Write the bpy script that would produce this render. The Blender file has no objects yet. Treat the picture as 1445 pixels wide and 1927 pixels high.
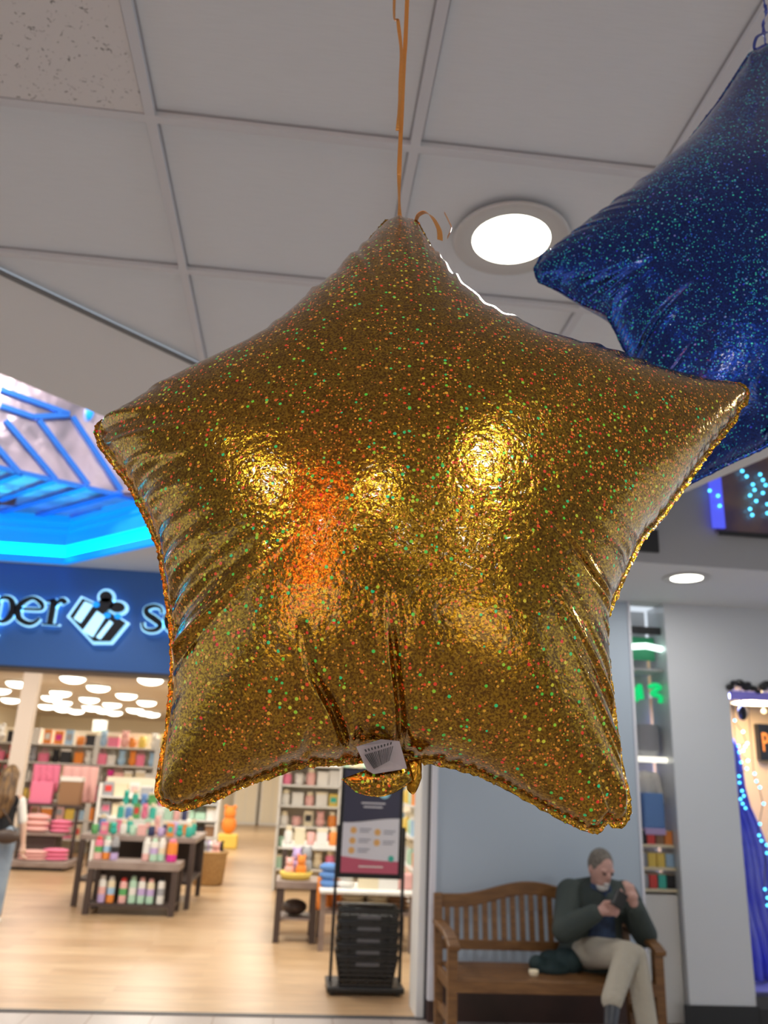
import bpy, bmesh, math, random
import numpy as np
from mathutils import Vector, Matrix, noise
from mathutils.geometry import tessellate_polygon
random.seed(7)
S = bpy.context.scene
COL = S.collection
PI = math.pi
# ------------------------------------------------------------------ camera
FPX, H = 1540.0, 1.55
yaw, pit, rol = map(math.radians, (5.37, 18.27, 2.53))
FW = Vector((math.sin(yaw)*math.cos(pit), math.cos(yaw)*math.cos(pit), math.sin(pit)))
r0 = Vector((math.cos(yaw), -math.sin(yaw), 0)); u0 = r0.cross(FW)
RT = r0*math.cos(rol)+u0*math.sin(rol); UP = -r0*math.sin(rol)+u0*math.cos(rol)
CP = Vector((0, 0, H))
cd = bpy.data.cameras.new('camera'); cam = bpy.data.objects.new('camera', cd); COL.objects.link(cam)
cam.matrix_world = Matrix(((RT.x, UP.x, -FW.x, 0), (RT.y, UP.y, -FW.y, 0), (RT.z, UP.z, -FW.z, H), (0, 0, 0, 1)))
cd.sensor_fit = 'VERTICAL'; cd.sensor_height = 24.0; cd.sensor_width = 18.0; cd.lens = FPX/1927*24
cd.dof.use_dof = True; cd.dof.focus_distance = 0.70; cd.dof.aperture_fstop = 5.6
cd.clip_start = 0.02
S.camera = cam
S.view_settings.view_transform = 'Standard'; S.view_settings.look = 'None'
S.view_settings.gamma = 1; S.view_settings.use_curve_mapping = False
S.view_settings.exposure = 0.22
# ------------------------------------------------------------------ world: dim even light of the rest of the mall
W = bpy.data.worlds.new('world'); S.world = W; W.use_nodes = True
bg = W.node_tree.nodes['Background']; bg.inputs[0].default_value = (0.76, 0.84, 0.93, 1); bg.inputs[1].default_value = 0.85
CEIL = 3.05
def lamp(name, loc, size, power, col=(1, .98, .94), rot=(0, 0, 0), sy=None):
    l = bpy.data.lights.new(name, 'AREA'); l.size = size; l.energy = power; l.color = col
    if sy: l.shape = 'RECTANGLE'; l.size_y = sy
    else: l.shape = 'DISK'
    o = bpy.data.objects.new(name, l); o.location = loc; o.rotation_euler = rot; COL.objects.link(o); return o
LAMPS = [(0.515, 1.945), (2.74, 5.52), (-1.85, -1.3), (-0.35, -2.3), (1.15, -1.3), (-1.9, -3.9), (1.6, -3.6), (0.3, -5.2), (3.6, 1.3)]
for i, (x, y) in enumerate(LAMPS):
    lamp('downlight_lamp', (x, y, CEIL-.012), .22, (30 if y > 1 else 10) if y < 3 else 10)
for x in (-4.2, -1.4, .8):
    for y in (8.3, 13, 18.5, 25):
        lamp('store_lamp', (x-(y-8)*.1, y, 3.27), 1.1, 66, (1, .94, .83))

# ------------------------------------------------------------------ helpers
def ray(x, y): return RT*((x-722.5)/FPX)-UP*((y-963.5)/FPX)+FW
def PY(x, y, Y): d = ray(x, y); return CP+d*(Y/d.y)          # a point of the photo at a known distance into the mall
def PZ(x, y, z): d = ray(x, y); return CP+d*((z-H)/d.z)      # a point of the photo at a known height
def tag(o, label=None, cat=None, group=None, kind=None):
    if label: o['label'] = label
    if cat: o['category'] = cat
    if group: o['group'] = group
    if kind: o['kind'] = kind
    return o
def empty(name, loc, rz=0, **k):
    o = bpy.data.objects.new(name, None); o.empty_display_size = .1; o.location = loc; o.rotation_euler = (0, 0, rz); COL.objects.link(o)
    return tag(o, **k)
def world_of(o):
    m = Matrix.LocRotScale(o.location, o.rotation_euler, o.scale)
    return world_of(o.parent) @ m if o.parent else m
KIDS = {}
def link(o, parent):
    if parent: o.parent = parent; KIDS.setdefault(parent.name, []).append(o)
def copy_tree(o, parent=None):
    c = o.copy(); COL.objects.link(c); c.parent = parent
    if parent: KIDS.setdefault(parent.name, []).append(c)
    for ch in list(KIDS.get(o.name, [])): copy_tree(ch, c)
    return c
class MB:
    def __init__(s): s.v = []; s.f = []; s.m = []; s.cur = 0
    def add(s, vs, fs):
        b = len(s.v); s.v += [Vector(v) for v in vs]; s.f += [tuple(b+i for i in f) for f in fs]; s.m += [s.cur]*len(fs); return s
    def box(s, c, d, rz=0, rot=None):
        M = rot or Matrix.Rotation(rz, 3, 'Z'); c = Vector(c); x, y, z = d[0]/2, d[1]/2, d[2]/2
        vs = [c+M@Vector((a*x, b*y, e*z)) for a in (-1, 1) for b in (-1, 1) for e in (-1, 1)]
        return s.add(vs, [(0, 1, 3, 2), (4, 6, 7, 5), (0, 4, 5, 1), (2, 3, 7, 6), (0, 2, 6, 4), (1, 5, 7, 3)])
    def bb(s, x0, x1, y0, y1, z0, z1): return s.box(((x0+x1)/2, (y0+y1)/2, (z0+z1)/2), (x1-x0, y1-y0, z1-z0))
    def bar(s, p, q, w, t, up=(0, 0, 1)):
        p, q = Vector(p), Vector(q); d = (q-p); L = d.length; d.normalize(); up = Vector(up)
        a = d.cross(up)
        if a.length < 1e-4: a = d.cross(Vector((1, 0, 0)))
        a.normalize(); b = a.cross(d)
        M = Matrix((a, d, b)).transposed()
        return s.box((p+q)/2, (w, L, t), rot=M)
    def lathe(s, c, prof, n=24, axis=None):
        c = Vector(c); vs = []; fs = []
        for r, z in prof:
            for k in range(n):
                a = 2*PI*k/n; p = Vector((r*math.cos(a), r*math.sin(a), z)); vs.append(c+(axis@p if axis else p))
        for i in range(len(prof)-1):
            for k in range(n): fs.append((i*n+k, i*n+(k+1) % n, (i+1)*n+(k+1) % n, (i+1)*n+k))
        fs.append(tuple(range(n))[::-1]); fs.append(tuple((len(prof)-1)*n+k for k in range(n)))
        return s.add(vs, fs)
    def ell(s, c, r, rot=None, n=14, m=10):
        c = Vector(c); vs = [];fs = []
        if isinstance(r, (int, float)): r = (r, r, r)
        for i in range(1, m):
            t = PI*i/m
            for k in range(n):
                a = 2*PI*k/n; p = Vector((r[0]*math.sin(t)*math.cos(a), r[1]*math.sin(t)*math.sin(a), r[2]*math.cos(t)))
                vs.append(c+(rot@p if rot else p))
        for zz in (1, -1):
            p = Vector((0, 0, zz*r[2])); vs.append(c+(rot@p if rot else p))
        for i in range(m-2):
            for k in range(n): fs.append((i*n+k, (i+1)*n+k, (i+1)*n+(k+1) % n, i*n+(k+1) % n))
        T = (m-1)*n
        for k in range(n): fs.append((T, k, (k+1) % n)); fs.append((T+1, (m-2)*n+(k+1) % n, (m-2)*n+k))
        return s.add(vs, fs)
    def tube(s, pts, r, n=8, closed=False):
        pts = [Vector(p) for p in pts]; N = len(pts); vs = []; fs = []
        a = None
        for i, p in enumerate(pts):
            d = (pts[(i+1) % N]-pts[i-1]) if (closed or 0 < i < N-1) else (pts[1]-pts[0] if i == 0 else pts[-1]-pts[-2])
            d.normalize()
            if a is None:
                a = d.cross(Vector((0, 0, 1)))
                if a.length < .1: a = d.cross(Vector((1, 0, 0)))
            a = (a-d*a.dot(d)).normalized(); b = d.cross(a)
            rr = r[i] if isinstance(r, (list, tuple)) else r
            for k in range(n): vs.append(p+a*(rr*math.cos(2*PI*k/n))+b*(rr*math.sin(2*PI*k/n)))
        for i in range(N if closed else N-1):
            j = (i+1) % N
            for k in range(n): fs.append((i*n+k, i*n+(k+1) % n, j*n+(k+1) % n, j*n+k))
        if not closed: fs.append(tuple(range(n))[::-1]); fs.append(tuple((N-1)*n+k for k in range(n)))
        return s.add(vs, fs)
    def cap(s, p, q, r1, r2=None, n=14):                # tapered limb with round ends
        r2 = r1 if r2 is None else r2; p, q = Vector(p), Vector(q); L = (q-p).length
        if L < 1e-5: return s.ell(p, r1)
        rs = []; ps = []; d = (q-p)/L
        for k in range(5): t = PI/2*k/4; ps.append(p-d*r1*math.cos(t)); rs.append(max(r1*math.sin(t), r1*.02))
        for k in range(5): t = PI/2*k/4; ps.append(q+d*r2*math.sin(t)); rs.append(max(r2*math.cos(t), r2*.02))
        return s.tube(ps, rs, n)
    def limb(s, pts, rs):
        for i in range(len(pts)-1): s.cap(pts[i], pts[i+1], rs[i], rs[i+1])
        return s
    def prism(s, poly, O, A, B, depth):                  # polygon (a,b) in the plane O,A,B pushed along AxB
        O, A, B = Vector(O), Vector(A), Vector(B); nrm = A.cross(B).normalized()*depth; n = len(poly)
        vs = [O+A*a+B*b for a, b in poly]; vs2 = [v+nrm for v in vs]
        tri = tessellate_polygon([[Vector((a, b, 0)) for a, b in poly]])
        fs = [tuple(t) for t in tri]+[tuple(n+i for i in reversed(t)) for t in tri]
        fs += [(i, (i+1) % n, n+(i+1) % n, n+i) for i in range(n)]
        return s.add(vs+vs2, fs)
    def build(s, name, mat, parent=None, smooth=False, bevel=0, subd=0, remesh=0, **k):
        me = bpy.data.meshes.new(name)
        M = world_of(parent).inverted() if parent else None
        me.from_pydata([(M@v if M else v) for v in s.v], [], s.f)
        mats = mat if isinstance(mat, (list, tuple)) else [mat]
        for m in mats: me.materials.append(m)
        if len(mats) > 1: me.polygons.foreach_set('material_index', s.m)
        bm = bmesh.new(); bm.from_mesh(me); bmesh.ops.recalc_face_normals(bm, faces=bm.faces); bm.to_mesh(me); bm.free()
        if smooth or remesh: me.polygons.foreach_set('use_smooth', [True]*len(me.polygons))
        o = bpy.data.objects.new(name, me); COL.objects.link(o); link(o, parent)
        if remesh:
            md = o.modifiers.new('r', 'REMESH'); md.mode = 'VOXEL'; md.voxel_size = remesh; md.use_smooth_shade = True
            md = o.modifiers.new('s', 'SMOOTH'); md.factor = .5; md.iterations = 4
        if bevel:
            md = o.modifiers.new('b', 'BEVEL'); md.width = bevel; md.segments = 2; md.limit_method = 'ANGLE'
        if subd:
            md = o.modifiers.new('u', 'SUBSURF'); md.levels = subd; md.render_levels = subd
        return tag(o, **k)
def B(): return MB()
# ------------------------------------------------------------------ materials
def mat(name, col, rough=.6, metal=0, emit=None, es=0, coat=0, trans=0, bump=None, var=None, sheen=0, alpha=1, aniso=0):
    m = bpy.data.materials.new(name); m.use_nodes = True; nt = m.node_tree; N = nt.nodes; L = nt.links
    b = N['Principled BSDF']; c = tuple(col)+(1,)
    b.inputs['Base Color'].default_value = c; b.inputs['Roughness'].default_value = rough; b.inputs['Metallic'].default_value = metal
    b.inputs['Coat Weight'].default_value = coat; b.inputs['Transmission Weight'].default_value = trans
    if sheen: b.inputs['Sheen Weight'].default_value = sheen
    if emit: b.inputs['Emission Color'].default_value = tuple(emit)+(1,); b.inputs['Emission Strength'].default_value = es
    if bump or var:
        tc = N.new('ShaderNodeTexCoord'); mp = N.new('ShaderNodeMapping'); L.new(tc.outputs['Object'], mp.inputs[0])
    if bump:
        sc, st = bump[:2]; n = N.new('ShaderNodeTexNoise'); n.inputs['Scale'].default_value = sc; n.inputs['Detail'].default_value = 4
        L.new(mp.outputs[0], n.inputs['Vector']); bp = N.new('ShaderNodeBump'); bp.inputs['Strength'].default_value = st
        bp.inputs['Distance'].default_value = bump[2] if len(bump) > 2 else .01
        L.new(n.outputs[0], bp.inputs['Height']); L.new(bp.outputs[0], b.inputs['Normal'])
    if var:
        sc, c2 = var[:2]; n = N.new('ShaderNodeTexNoise'); n.inputs['Scale'].default_value = sc; n.inputs['Detail'].default_value = 5
        if len(var) > 2: mp.inputs['Scale'].default_value = var[2]
        L.new(mp.outputs[0], n.inputs['Vector']); rp = N.new('ShaderNodeValToRGB'); rp.color_ramp.elements[0].position = .35; rp.color_ramp.elements[1].position = .65
        rp.color_ramp.elements[0].color = c; rp.color_ramp.elements[1].color = tuple(c2)+(1,)
        L.new(n.outputs[0], rp.inputs[0]); L.new(rp.outputs[0], b.inputs['Base Color'])
    return m
def node_mat(name):
    m = bpy.data.materials.new(name); m.use_nodes = True; return m, m.node_tree, m.node_tree.nodes, m.node_tree.links, m.node_tree.nodes['Principled BSDF']
M = {}
def tile_mat(name, fissure):
    m, nt, N, L, b = node_mat(name)
    tc = N.new('ShaderNodeTexCoord'); b.inputs['Roughness'].default_value = .85
    bp = N.new('ShaderNodeBump'); bp.inputs['Distance'].default_value = .004
    if fissure:
        v = N.new('ShaderNodeTexNoise'); v.inputs['Scale'].default_value = 75; v.inputs['Detail'].default_value = 3; v.inputs['Distortion'].default_value = 1.2
        L.new(tc.outputs['Object'], v.inputs['Vector'])
        r = N.new('ShaderNodeValToRGB'); e = r.color_ramp.elements; e[0].position = .31; e[0].color = (.22, .21, .2, 1); e[1].position = .37; e[1].color = (.74, .72, .71, 1)
        L.new(v.outputs[0], r.inputs[0]); L.new(r.outputs[0], b.inputs['Base Color']); L.new(r.outputs[0], bp.inputs['Height']); bp.inputs['Strength'].default_value = .4
    else:
        mp = N.new('ShaderNodeMapping'); mp.inputs['Scale'].default_value = (.06, 1, 1); L.new(tc.outputs['Object'], mp.inputs[0])
        w = N.new('ShaderNodeTexNoise'); w.inputs['Scale'].default_value = 210; w.inputs['Detail'].default_value = 1
        L.new(mp.outputs[0], w.inputs['Vector'])
        r = N.new('ShaderNodeValToRGB'); e = r.color_ramp.elements; e[0].position = .3; e[0].color = (.735, .765, .79, 1); e[1].position = .6; e[1].color = (.755, .785, .81, 1)
        L.new(w.outputs[0], r.inputs[0]); L.new(r.outputs[0], b.inputs['Base Color'])
    if fissure: L.new(bp.outputs[0], b.inputs['Normal'])
    return m
M['tile'] = tile_mat('ceiling_tile_ribbed', False)
M['fissure'] = tile_mat('ceiling_tile_fissured', True)
M['grid'] = mat('grid_white', (.66, .67, .70), .5)
M['drywall'] = mat('drywall', (.76, .77, .77), .8)
M['drywall2'] = mat('drywall_cool', (.55, .555, .57), .6)
M['gap'] = mat('shadow_gap', (.2, .2, .2), .8)
M['white'] = mat('white_paint', (.8, .8, .78), .5)
M['post'] = mat('post_white', (.74, .74, .80), .4)
M['benchwall'] = mat('blue_grey_wall', (.43, .51, .60), .55)
M['panel'] = mat('gloss_panel', (.60, .62, .65), .22, coat=.4)
M['base'] = mat('black_base', (.015, .015, .016), .4)
M['dark'] = mat('dark_reveal', (.05, .05, .055), .5)
M['darktile'] = mat('dark_brown_tile', (.035, .016, .012), .35, var=(3, (.06, .025, .02)))
M['fascia'] = mat('blue_fascia', (.045, .15, .42), .5)
M['sblack'] = mat('sign_black', (.006, .008, .012), .35)
M['halo'] = mat('sign_halo', (.6, .85, 1), .5, emit=(.26, .66, .95), es=1.0)
M['cyan'] = mat('neon_cyan', (0, .8, 1), .4, emit=(0, .86, 1.0), es=3.2)
M['neonblue'] = mat('neon_blue', (.02, .35, .9), .25, emit=(0, .26, .85), es=.75)
M['neonlip'] = mat('blue_acrylic_lip', (.02, .35, .9), .2, emit=(0, .24, .75), es=.7)
M['neon_sheen'] = mat('neon_sheen_trim', (.05, .25, .85), .25, .5, emit=(.02, .14, .6), es=.18)  # reflected neon put into the blue colour and a faint glow
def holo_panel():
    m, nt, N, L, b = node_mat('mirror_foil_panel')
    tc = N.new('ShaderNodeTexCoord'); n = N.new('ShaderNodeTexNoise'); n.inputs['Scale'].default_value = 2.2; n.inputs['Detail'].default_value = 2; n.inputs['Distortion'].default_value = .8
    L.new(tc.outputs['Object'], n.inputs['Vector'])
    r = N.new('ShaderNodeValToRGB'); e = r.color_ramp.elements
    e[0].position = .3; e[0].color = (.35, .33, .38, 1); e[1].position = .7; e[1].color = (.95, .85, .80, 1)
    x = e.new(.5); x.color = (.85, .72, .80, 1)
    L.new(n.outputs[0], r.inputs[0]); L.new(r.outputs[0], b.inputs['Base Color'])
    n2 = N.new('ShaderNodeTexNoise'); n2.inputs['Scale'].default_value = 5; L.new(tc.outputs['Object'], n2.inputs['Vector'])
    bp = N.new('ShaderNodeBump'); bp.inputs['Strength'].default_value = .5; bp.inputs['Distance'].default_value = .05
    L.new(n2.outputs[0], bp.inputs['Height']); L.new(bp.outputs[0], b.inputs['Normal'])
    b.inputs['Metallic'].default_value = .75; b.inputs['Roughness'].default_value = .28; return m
M['holo'] = holo_panel()
def planks():
    m, nt, N, L, b = node_mat('store_floor_planks')
    tc = N.new('ShaderNodeTexCoord'); mp = N.new('ShaderNodeMapping'); mp.inputs['Rotation'].default_value = (0, 0, .0)
    L.new(tc.outputs['Object'], mp.inputs[0])
    br = N.new('ShaderNodeTexBrick'); br.inputs['Scale'].default_value = 1; br.inputs['Brick Width'].default_value = 1.2; br.inputs['Row Height'].default_value = .18
    br.inputs['Mortar Size'].default_value = .002; br.inputs['Color1'].default_value = (.43, .275, .15, 1); br.inputs['Color2'].default_value = (.53, .37, .22, 1); br.inputs['Mortar'].default_value = (.4, .28, .17, 1)
    L.new(mp.outputs[0], br.inputs['Vector'])
    mp2 = N.new('ShaderNodeMapping'); mp2.inputs['Scale'].default_value = (1, 9, 1); L.new(tc.outputs['Object'], mp2.inputs[0])
    n = N.new('ShaderNodeTexNoise'); n.inputs['Scale'].default_value = 2.5; n.inputs['Detail'].default_value = 6; L.new(mp2.outputs[0], n.inputs['Vector'])
    mx = N.new('ShaderNodeMixRGB'); mx.blend_type = 'OVERLAY'; mx.inputs[0].default_value = .45
    L.new(br.outputs[0], mx.inputs[1]); L.new(n.outputs[0], mx.inputs[2]); L.new(mx.outputs[0], b.inputs['Base Color'])
    b.inputs['Roughness'].default_value = .32; return m
M['planks'] = planks()
def mall_tile():
    m, nt, N, L, b = node_mat('mall_floor_tile')
    tc = N.new('ShaderNodeTexCoord'); br = N.new('ShaderNodeTexBrick'); br.offset = 0
    br.inputs['Scale'].default_value = 1; br.inputs['Brick Width'].default_value = .4; br.inputs['Row Height'].default_value = .4; br.inputs['Mortar Size'].default_value = .004
    br.inputs['Color1'].default_value = (.40, .36, .34, 1); br.inputs['Color2'].default_value = (.46, .41, .385, 1); br.inputs['Mortar'].default_value = (.2, .14, .12, 1)
    L.new(tc.outputs['Object'], br.inputs['Vector']); L.new(br.outputs[0], b.inputs['Base Color']); b.inputs['Roughness'].default_value = .3; return m
M['mall'] = mall_tile()
M['wood'] = mat('bench_teak', (.21, .098, .03), .42, var=(6, (.13, .055, .015), (1, 6, 6)))
M['greywood'] = mat('grey_brown_table', (.26, .195, .17), .5, var=(5, (.34, .27, .24), (1, 6, 1)))
M['darkwood'] = mat('dark_table_leg', (.07, .048, .042), .5)
M['cream'] = mat('cream_wall', (.82, .74, .58), .7)
M['storeceil'] = mat('store_ceiling', (.62, .55, .47), .8)
M['storewall'] = mat('store_wall', (.86, .80, .66), .7)
M['pillar'] = mat('pillar_cream', (.72, .60, .50), .6)
M['troffer'] = mat('troffer_light', (1, 1, .95), .5, emit=(1, .97, .82), es=6)
M['down'] = mat('downlight_disc', (1, 1, .95), .5, emit=(1, .98, .80), es=7)
M['ringw'] = mat('downlight_ring', (.6, .59, .57), .35)
M['black'] = mat('black_plastic', (.012, .012, .013), .35)
M['blackmetal'] = mat('black_metal', (.012, .013, .016), .4, .3)
M['skin'] = mat('skin', (.52, .30, .25), .55)
M['skinp'] = mat('skin_pale', (.68, .45, .35), .55)
M['hairgrey'] = mat('grey_hair', (.12, .105, .09), .85, var=(60, (.20, .18, .155)))
M['beard'] = mat('white_beard', (.62, .60, .58), .85)
M['hairbrown'] = mat('brown_hair', (.06, .032, .018), .5, var=(9, (.26, .145, .055), (4, 4, 1)))
M['jacket'] = mat('dark_green_jacket', (.035, .048, .043), .75, bump=(25, .4))
M['navy'] = mat('navy_check_shirt', (.012, .022, .05), .8, var=(18, (.03, .055, .12)))
M['khaki'] = mat('khaki_cloth', (.40, .36, .29), .85, bump=(14, .5, .02))
M['sock'] = mat('dark_sock', (.03, .03, .045), .9)
M['shoe'] = mat('shoe_grey', (.03, .032, .04), .5)
M['jeans'] = mat('light_jeans', (.20, .27, .38), .85, var=(6, (.30, .38, .48)))
M['blacktop'] = mat('black_top', (.01, .01, .013), .85)
M['bagbrown'] = mat('brown_bag', (.07, .045, .035), .5)
M['coat'] = mat('dark_teal_coat', (.01, .028, .03), .8, bump=(15, .5, .02))
M['wicker'] = mat('wicker', (.42, .25, .10), .7, bump=(60, .8, .01), var=(40, (.56, .36, .16)))
M['glass'] = mat('glass', (1, 1, 1), .02, trans=1); M['glass'].node_tree.nodes['Principled BSDF'].inputs['IOR'].default_value = 1.05
M['ribbon'] = mat('orange_ribbon', (.62, .27, .06), .35, .3, bump=(300, .1))
M['icicle'] = mat('led_cyan', (.2, .8, 1), .4, emit=(.08, .6, 1), es=3.2)
M['warmled'] = mat('led_warm', (1, .8, .5), .4, emit=(1, .75, .3), es=4)
M['tulle'] = mat('blue_violet_tulle', (.10, .13, .90), .6, var=(4, (.30, .34, 1)), emit=(.05, .06, .6), es=.0)
M['reflected_neon'] = mat('green_neon_reflection', (0, .5, .15), .4, emit=(0, .42, .12), es=1.0)
M['tube_reflection'] = mat('reflected_tube', (1, 1, 1), .4, emit=(.75, 1, .88), es=2.2)
PAL = dict(pink=(.85, .22, .36), blush=(.85, .48, .45), white=(.82, .80, .76), red=(.70, .06, .05), orange=(.85, .28, .05), yellow=(.85, .62, .12), blue=(.13, .28, .62),
           teal=(.05, .50, .40), green=(.12, .42, .14), lilac=(.55, .42, .72), grey=(.36, .37, .40), black=(.02, .02, .025), cream=(.80, .70, .50), brown=(.30, .16, .08), sky=(.38, .58, .78), mint=(.48, .72, .56), navy=(.03, .04, .12), magenta=(.75, .04, .32))
C = {k: mat('goods_'+k, v, .45) for k, v in PAL.items()}
F = {k: mat('fabric_'+k, v, .9, bump=(30, .5, .01)) for k, v in PAL.items()}
ORD = ['first', 'second', 'third', 'fourth', 'fifth', 'sixth', 'seventh', 'eighth', 'ninth', 'tenth', 'eleventh', 'twelfth']

# ================================================================== SETTING
YS = 6.45           # storefront
WY = 6.40           # plane of the bench wall and columns
def flat(name, polys, z, m, up=False, **k):
    mb = B(); bm = bmesh.new()
    for p in polys:
        vs = [bm.verts.new((x, y, z)) for x, y in p]
        for i in range(len(vs)): bm.edges.new((vs[i], vs[(i+1) % len(vs)]))
    bmesh.ops.triangle_fill(bm, use_beauty=True, edges=bm.edges[:]); bm.verts.index_update()
    mb.add([v.co.copy() for v in bm.verts], [tuple(v.index for v in f.verts) for f in bm.faces]); bm.free(); return mb.build(name, m, **k)
B().bb(-9, 9, -9, YS, -.1, 0).build('floor', M['mall'], kind='structure')
B().bb(-9, 1.9, YS, 31, -.1, .0).build('floor', M['planks'], kind='structure')
B().bb(-6, 1.04, YS-.03, YS+.03, 0, .006).build('trim_threshold', M['dark'], kind='structure')
# coffers: an octagon on the left, another on the right
cA = PZ(0, 703, CEIL); cB = PZ(175, 775, CEIL)
d45 = (cB-cA).normalized()
OCT = [(-3.9, 3.1), (-3.1, 2.3), (-2.1, 2.3), (-2.1+.02, 2.32)]
n0 = cA-d45*1.0; n1 = cB+d45*.75
OCT1 = [(n0.x-1.2, n0.y), (n0.x, n0.y), (n1.x, n1.y), (n1.x, 5.06), (-1.847, 6.40), (-3.6, 6.40), (-4.5, 5.5), (-4.5, 3.4)]
qA = PZ(1264, 937, CEIL); qB = PZ(1393, 882, CEIL); dq = (qB-qA).normalized()
m0 = qA-dq*.55; m1 = qB+dq*.6
OCT2 = [(m0.x, m0.y), (m1.x, m1.y), (5.0, m1.y), (5.6, m1.y+.6), (5.6, 5.2), (1.95, 5.2), (m0.x-.0, 5.0)]
g0 = PZ(0, 510, CEIL); g1 = PZ(370, 685, CEIL); gd = (g1-g0).normalized()
def gy(x): return g0.y+(x-g0.x)*gd.y/gd.x
XR = .0; XL = -4.0
def gtop(x):                                                # where the tiled part of the ceiling ends
    return gy(max(x, XL)) if x <= XR else (gy(XR)+(2.7-gy(XR))*x/1.5 if x < 1.5 else 2.7)
def span(poly, x):                                          # lowest and highest y of a convex outline at x
    ys = []
    for (ax, ay), (bx, by) in zip(poly, poly[1:]+poly[:1]):
        if min(ax, bx) <= x <= max(ax, bx) and ax != bx: ys.append(ay+(by-ay)*(x-ax)/(bx-ax))
    return (min(ys), max(ys)) if len(ys) > 1 else None
mb = B(); xs_ = sorted({-9, 9, XL, XR, 1.5, *[p[0] for p in OCT1], *[p[0] for p in OCT2]})
for x0_, x1_ in zip(xs_, xs_[1:]):
    if x1_-x0_ < 1e-4: continue
    e_ = 1e-6; lo = [gtop(x0_), gtop(x1_)]
    for O_ in (OCT1, OCT2):
        h0, h1 = span(O_, x0_+e_), span(O_, x1_-e_)
        if h0 and h1:
            mb.add([(x0_, lo[0], CEIL), (x1_, lo[1], CEIL), (x1_, h1[0], CEIL), (x0_, h0[0], CEIL)], [(0, 1, 2, 3)]); lo = [h0[1], h1[1]]
    mb.add([(x0_, lo[0], CEIL), (x1_, lo[1], CEIL), (x1_, YS+.1, CEIL), (x0_, YS+.1, CEIL)], [(0, 1, 2, 3)])
mb.build('ceiling', M['drywall'], kind='structure')
# tiles and T-bar grid
TZ = CEIL+.012
GX = [.19+.643*k for k in range(-14, 15)]; GY = [1.635+.63*k for k in range(-17, 5)]
mb = B()
for xa, xb_ in zip(GX, GX[1:]):
    pts_c = sorted({xa, xb_, *[q for q in (XL, XR, 1.5) if xa < q < xb_]})
    for x0_, x1_ in zip(pts_c, pts_c[1:]):
        t0_, t1_ = gtop(x0_), gtop(x1_); y = -9.08
        while y < min(t0_, t1_)-.63: mb.add([(x0_, y, TZ), (x1_, y, TZ), (x1_, y+.63, TZ), (x0_, y+.63, TZ)], [(0, 1, 2, 3)]); y += .63
        mb.add([(x0_, y, TZ), (x1_, y, TZ), (x1_, t1_, TZ), (x0_, t0_, TZ)], [(0, 1, 2, 3)])
mb.build('ceiling', M['tile'], kind='structure')
mb = B()
def clipx(x):
    return gtop(x)
for x in GX:
    mb.bb(x-.012, x+.012, -7, clipx(x), CEIL-.006, CEIL+.02)
for y in GY:
    xs = -6 if y < gy(XL) else (g0.x+(y-g0.y)*gd.x/gd.y)
    if 2.69 <= y < gy(XR): mb.bb(xs, 1.5*(gy(XR)-y)/(gy(XR)-2.7), y-.012, y+.012, CEIL-.0062, CEIL+.02)
    if y < 2.69: mb.bb(xs, 7, y-.012, y+.012, CEIL-.0062, CEIL+.02)
mb.build('trim_ceiling_grid', M['grid'], kind='structure')
mb = B()
for x in GX: mb.bb(x-.0165, x+.0165, -7, clipx(x), CEIL+.009, CEIL+.011)
for y in GY:
    if y < 2.69: mb.bb(-6 if y < gy(XL) else (g0.x+(y-g0.y)*gd.x/gd.y), 7, y-.0165, y+.0165, CEIL+.0088, CEIL+.0108)
mb.build('trim_grid_shadow', mat('grid_shadow_grey', (.40, .40, .42), .8), kind='structure')  # grey strips paint a shadow line along the T-bar edges
mb = B(); gq = Vector((XR, gy(XR), CEIL-.004)); gp = Vector((XL, gy(XL), CEIL-.004))
mb.bar(gp, gq, .014, .012); mb.build('trim_ceiling_edge', M['gap'], kind='structure')
# the odd fissured tile, top left of the photo
tx = [x for x in GX if x < -.3][-1]; ty = 1.635
B().bb(tx-.643+.014, tx-.014, ty-.63+.014, ty-.014, CEIL-.003, CEIL+.01).build('ceiling_tile', M['fissure'], kind='structure')
# coffer walls and lids
def coffer(poly, z1, m, skip=()):
    mb = B(); n = len(poly)
    for i in range(n):
        if i in skip: continue
        (x0, y0), (x1, y1) = poly[i], poly[(i+1) % n]
        mb.add([(x0, y0, CEIL), (x1, y1, CEIL), (x1, y1, z1), (x0, y0, z1)], [(0, 1, 2, 3)])
    mb.build('wall_coffer', m, kind='structure')
    flat('ceiling', [poly], z1, m, kind='structure')
coffer(OCT1, 5.0, M['drywall2'])
coffer(OCT2, 4.3, M['drywall2'])
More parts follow.
